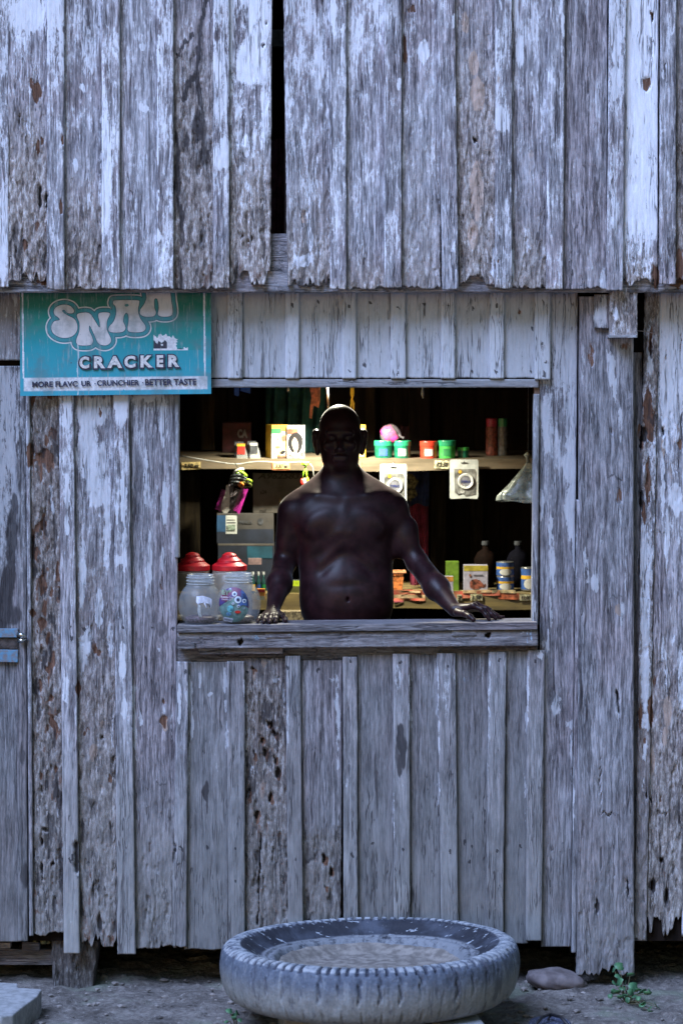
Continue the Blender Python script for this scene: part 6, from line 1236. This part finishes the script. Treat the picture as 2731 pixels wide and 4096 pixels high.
def can(px0, px1, z0, h, Y, label, par=None):
    r = (SX(px1, Y) - SX(px0, Y)) / 2; cx = (SX(px0, Y) + SX(px1, Y)) / 2; cy = Y + r; root = empty('food_can', (cx, cy, z0), label, 'can', 'cans on the lower shelf')
    b = MB(); b.lathe(cx, cy, [(r * .97, z0), (r * 1.02, z0 + .002), (r, z0 + .004), (r, z0 + h - .004), (r * 1.02, z0 + h - .002), (r * .95, z0 + h), (.0001, z0 + h - .002)], 30); b.build('can_body', mat('can_steel', (.42, .42, .42), .3, .1, metal=.8), root, smooth=True)
    for q, (a, c, mm) in enumerate(((.06, .5, M_['bluep']), (.5, .66, M_['yellow']), (.66, .94, M_['bluep']))): b = MB(); b.lathe(cx, cy, [(r * 1.008, z0 + h * a), (r * 1.008, z0 + h * c)], 30, cap=False); b.build('label', mm, root, smooth=True)
    b = MB(); rr_ = r * 1.03; b.sheet([[(cx + rr_ * math.cos(-1.57 + a), cy + rr_ * math.sin(-1.57 + a), z0 + h * (.30 + .22 * v * math.sqrt(max(0, 1 - (a / .75) ** 2)))) for a in np.linspace(-.75, .75, 13)] for v in (-1, 1)]); b.build('emblem', M_['white'], root)
can(1986, 2056, lon + .006, .062, SHY + .05, 'blue and yellow food can, lower of the two stacked cans'); can(1986, 2056, lon + .0685, .062, SHY + .05, 'blue and yellow food can, upper of the two stacked cans'); can(2084, 2150, lon + .006, .10, SHY + .05, 'taller blue can half hidden by the right window jamb')
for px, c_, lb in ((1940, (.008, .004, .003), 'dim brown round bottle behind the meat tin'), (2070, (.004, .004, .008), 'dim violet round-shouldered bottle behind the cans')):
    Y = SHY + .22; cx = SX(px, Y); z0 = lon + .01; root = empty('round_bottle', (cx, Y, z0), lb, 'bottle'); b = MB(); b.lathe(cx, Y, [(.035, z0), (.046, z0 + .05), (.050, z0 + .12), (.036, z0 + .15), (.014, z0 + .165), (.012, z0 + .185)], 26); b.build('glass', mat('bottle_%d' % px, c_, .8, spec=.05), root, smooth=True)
    b = MB(); b.lathe(cx, Y, [(.016, z0 + .183), (.016, z0 + .20), (.0001, z0 + .20)], 16); b.build('stopper', M_['dgrey'], root)

# jars on the counter
b = MB(); b.box(-.985, SX(1000, .2), .128, .345, CT - .045, CT - .006); b.build('jar_ledge', INW, SHOP)
def jar_red(px, label, tilt=0):
    Y = .205; cx = SX(px, Y); z0 = CT - .005; k = (CD + Y) / CD / 1000; top = SZ(2209, Y)
    root = empty('sweet_jar', (cx, Y, z0), label, 'jar', 'big jars with red screw lids')
    h = SZ(2284, Y); b = MB(); b.lathe(cx, Y, [(.072, z0), (.090, z0 + .02), (.095, z0 + .07), (.088, h - .055), (.074, h - .02), (.066, h)], 44); b.build('jar_body', mat('milky_jar', (.50, .43, .33), .25, .12, 9, .1, alpha=.55), root, smooth=True)
    b = MB()
    for i in range(3): zz = h - .012 + .006 * i; b.tube([(cx + .0675 * math.cos(a), Y + .0675 * math.sin(a), zz) for a in [2 * math.pi * q / 40 for q in range(40)]], .0018, 6, closed=True)
    b.build('thread', mat('milky_thread', (.60, .50, .44), .4), root, smooth=True)
    H = top - h - .004; z = h + .004
    pf = [(.0705, z), (.0705, z + H * .27), (.049, z + H * .47), (.0485, z + H * .56), (.0300, z + H * .76), (.0295, z + H * .85), (.016, z + H * .97), (.006, z + H), (.0001, z + H)]
    b = MB(); b.lathe(cx, Y, pf, 56); b.build('lid', mat('glossy_red_lid', (.58, .012, .022), .42, .08, 30, .05), root, smooth=False, bevel=.0012)
jar_red(771, 'large milky jar with stepped red lid, nearest the left window edge'); jar_red(918, 'large milky jar with stepped red lid, right of its twin')
def jar_clear(px, Y, rr_, pt, neck, label, tiltx, lab):
    cx = SX(px, Y); z0 = CTZ(cx) + .0005; zt = SZ(pt, Y); zn = zt - .040; R = rr_; zc = z0 + (zn - z0) * .47
    root = empty('glass_jar', (cx, Y, z0), label, 'jar', 'open round jars at the front of the counter')
    pf = [(R * .5, z0), (R * .62, z0 + .004)]
    for k in range(1, 16): a = -1.0 + 1.92 * k / 15; pf.append((R * math.cos(a) ** .8, zc + (zn - z0) * .50 * math.sin(a) / math.sin(.98)))
    pf = [p for p in pf if p[1] < zn - .002] + [(neck * 1.0, zn), (neck, zn + .012), (neck * 1.03, zn + .013), (neck * 1.03, zn + .017), (neck, zn + .018), (neck * .99, zn + .024), (neck * 1.03, zn + .026), (neck * 1.03, zn + .030), (neck * .97, zn + .032), (neck * .94, zt), (neck * .88, zt), (neck * .88, zn)]
    b = MB(); b.lathe(cx, Y, pf, 56, cap=False); b.build('jar_body', frost, root, smooth=True)
    b = MB(); b.lathe(cx, Y, [(.0001, z0 + .004), (R * .58, z0 + .004), (R * .72, z0 + .022), (R * .5, z0 + .030), (.0001, z0 + .028)], 40); b.build('contents', mat('dark_sweets', (.10, .07, .10), .5, .6, 120, .9), root, smooth=True)
    b = MB()
    for zz, q in ((zt - .003, .95), (zn + .028, 1.03), (zn + .015, 1.03), (zn + .003, 1.02)): b.tube([(cx + neck * q * math.cos(a), Y + neck * q * math.sin(a), zz) for a in [2 * math.pi * k / 44 for k in range(44)]], .0017, 6, closed=True)
    b.build('neck_thread', mat('clear_thread', (.55, .60, .64), .15, .1, 20, 0, alpha=.5), root, smooth=True)
    return root, cx, z0, zt, R, zc
r1 = jar_clear(802, .020, .0885, 2297, .0545, 'clear round open jar with a torn paper scrap, in front at the left', 0, 0)
r2_ = jar_clear(955, .035, .0885, 2290, .0540, 'clear round open jar with a colourful bubble gum label', 0, 0)
def onjar(root, cx, Y, R, name, px0, px1, py0, py1, m, pts, lift=.0012):
    """a sticker curved over the jar's belly: pts in px"""
    zc = root[5]; vs = []; 
    for (px, py) in pts:
        x = SX(px, Y); z = SZ(py, Y); q = max(0.02 ** 2, (R + lift) ** 2 - (x - cx) ** 2 - .72 * (z - zc) ** 2); vs.append((x, Y - math.sqrt(q), z))
    cxp = sum(p[0] for p in pts) / len(pts); cyp = sum(p[1] for p in pts) / len(pts); rings = 5; V = []; n = len(pts)
    for k in range(1, rings + 1):
        for (px, py) in pts:
            px_, py_ = cxp + (px - cxp) * k / rings, cyp + (py - cyp) * k / rings; x = SX(px_, Y); z = SZ(py_, Y); q = max(.0004, (R + lift) ** 2 - (x - cx) ** 2 - .72 * (z - zc) ** 2); V.append((x, Y - math.sqrt(q), z))
    x = SX(cxp, Y); z = SZ(cyp, Y); V.append((x, Y - math.sqrt(max(.0004, (R + lift) ** 2 - (x - cx) ** 2 - .72 * (z - zc) ** 2)), z)); c = len(V) - 1
    fs = [(c, i, (i + 1) % n) for i in range(n)] + [((k - 1) * n + i, k * n + i, k * n + (i + 1) % n, (k - 1) * n + (i + 1) % n) for k in range(1, rings) for i in range(n)]
    b = MB(); b.add(V, fs); return b.build(name, m, root[0], smooth=True)
J = lambda *a, **k: onjar(r2_, r2_[1], .035, .0885, *a, **k)
circ = ellp(938, 2413, 60, 70, 40)
J('label', 0, 0, 0, 0, mat('teal_label', (.07, .14, .14), .5, .5, 50, 0, col2=(.15, .26, .25)), circ, lift=.002)
up = [(x, y) for x, y in ellp(938, 2413, 60, 70, 40, math.pi * .96, math.pi * 2.06)]
J('label_top', 0, 0, 0, 0, mat('purple_label', (.15, .02, .06), .5, .5, 30, 0, col2=(.06, .05, .20)), up, lift=.0030)
J('label_blue', 0, 0, 0, 0, mat('label_blue', (.04, .09, .24), .5, .3, 40, 0), [(968, 2352), (985, 2368), (994, 2392), (997, 2420), (975, 2412), (958, 2420), (950, 2404), (962, 2385)], lift=.0040)
for ex, ey, er in ((941, 2369, 10), (955, 2391, 14), (980, 2396, 8), (924, 2352, 5), (936, 2407, 5), (957, 2417, 6), (980, 2426, 4)):
    J('eyeball_print', 0, 0, 0, 0, mat('eye_white', (.52, .60, .66), .5, .1), ellp(ex, ey, er, er, 16), lift=.0050); J('eyeball_print', 0, 0, 0, 0, mat('eye_blue', (.10, .16, .35), .5, .1), ellp(ex, ey, er * .55, er * .55, 12), lift=.0060); J('eyeball_print', 0, 0, 0, 0, M_['black'], ellp(ex, ey, er * .3, er * .35, 10), lift=.0070)
J('label_blue', 0, 0, 0, 0, mat('label_cyan', (.12, .42, .48), .5, .3, 40, 0), ellp(925, 2428, 14, 14, 14), lift=.0040); J('label_blue', 0, 0, 0, 0, mat('label_sky', (.14, .34, .55), .5, .3, 40, 0), ellp(917, 2450, 10, 8, 14), lift=.0040)
J('label_red', 0, 0, 0, 0, M_['red'], ellp(954, 2440, 12, 6, 14), lift=.0050); J('barcode', 0, 0, 0, 0, mat('barcode_paper', (.50, .58, .72), .6, .1), [(898, 2462), (935, 2468), (931, 2484), (896, 2478)], lift=.0050)
for k in range(9): J('barcode', 0, 0, 0, 0, M_['dgrey'], [(900 + 3.6 * k, 2464 + .6 * k), (901.6 + 3.6 * k, 2464 + .6 * k), (901.4 + 3.6 * k, 2474 + .6 * k), (899.8 + 3.6 * k, 2474 + .6 * k)], lift=.0058)
Yt = .035 - .096
def jt(t, a, b_, c, d, m, bo, yo): text_on('lettering', t, SX(a, yo), SX(b_, yo), SZ(d, yo), SZ(c, yo), yo, m, r2_[0], bo, rot=-.07)
jt('EYE', 888, 930, 2360, 2380, mat('pale_green_ink', (.30, .42, .32), .5), .06, -.0385); jt('Bubble Gum', 884, 936, 2384, 2393, mat('lilac_ink', (.60, .56, .62), .5), .03, -.0500); jt('Country Jar', 886, 928, 2394, 2403, mat('lilac_ink', (.6, .56, .62), .5), .03, -.0515)
J1 = lambda *a, **k: onjar(r1, r1[1], .020, .0885, *a, **k)
J1('torn_label', 0, 0, 0, 0, mat('torn_paper', (.62, .66, .78), .7, .15), [(790, 2379), (815, 2376), (842, 2385), (850, 2390), (851, 2410), (847, 2426), (842, 2402), (834, 2400), (830, 2425), (822, 2410), (812, 2395), (800, 2400), (796, 2410), (789, 2400)], lift=.002)
J1('glue_mark', 0, 0, 0, 0, mat('glue_mark', (.40, .44, .46), .7, .2), [(796, 2410), (806, 2412), (808, 2440), (812, 2460), (800, 2462), (795, 2440)], lift=.002)

# bulb above the window opening; its unseen shade is added to narrow the light
def bulb(px, Y, py, power, col):
    x, _, z = W(px, py, Y); root = empty('light_bulb', (x, Y, z), 'lit bulb under a small added enamel shade hanging above the man and the shelf', 'light bulb')
    b = MB(); b.lathe(x, Y, [(.0001, z - .032), (.016, z - .028), (.027, z - .012), (.029, z + .004), (.022, z + .022), (.013, z + .038)], 24); b.build('glass', mat('lit_glass', (1.0, .94, .74), .3, .0, emit=12, bump=0), root, smooth=True)
    b = MB(); b.lathe(x, Y, [(.0135, z + .039), (.016, z + .045), (.016, z + .075), (.004, z + .085)], 20); b.build('socket', M_['black'], root); b = MB(); b.tube([(x, Y, z + .08), (x, Y, 2.859)], .0025, 6); b.build('flex', M_['black'], root)
    b = MB(); b.lathe(x, Y, [(.018, z + .046), (.020, z + .050), (.075, z - .008), (.078, z - .012), (.0745, z - .010), (.017, z + .046)], 40, cap=False); b.build('added_shade', mat('added_shade_enamel', (.10, .11, .10), .5, .2), root, smooth=True)
    l = bpy.data.lights.new('bulb_light', 'SPOT'); l.energy = power; l.color = col; l.shadow_soft_size = .03; l.spot_size = rad(142); l.spot_blend = .45
    o = bpy.data.objects.new('bulb_light', l); COL.objects.link(o); o.parent = root; o.location = (0, 0, -.045)
bulb(1335, .69, 1448, 38, (1.0, .96, .76))
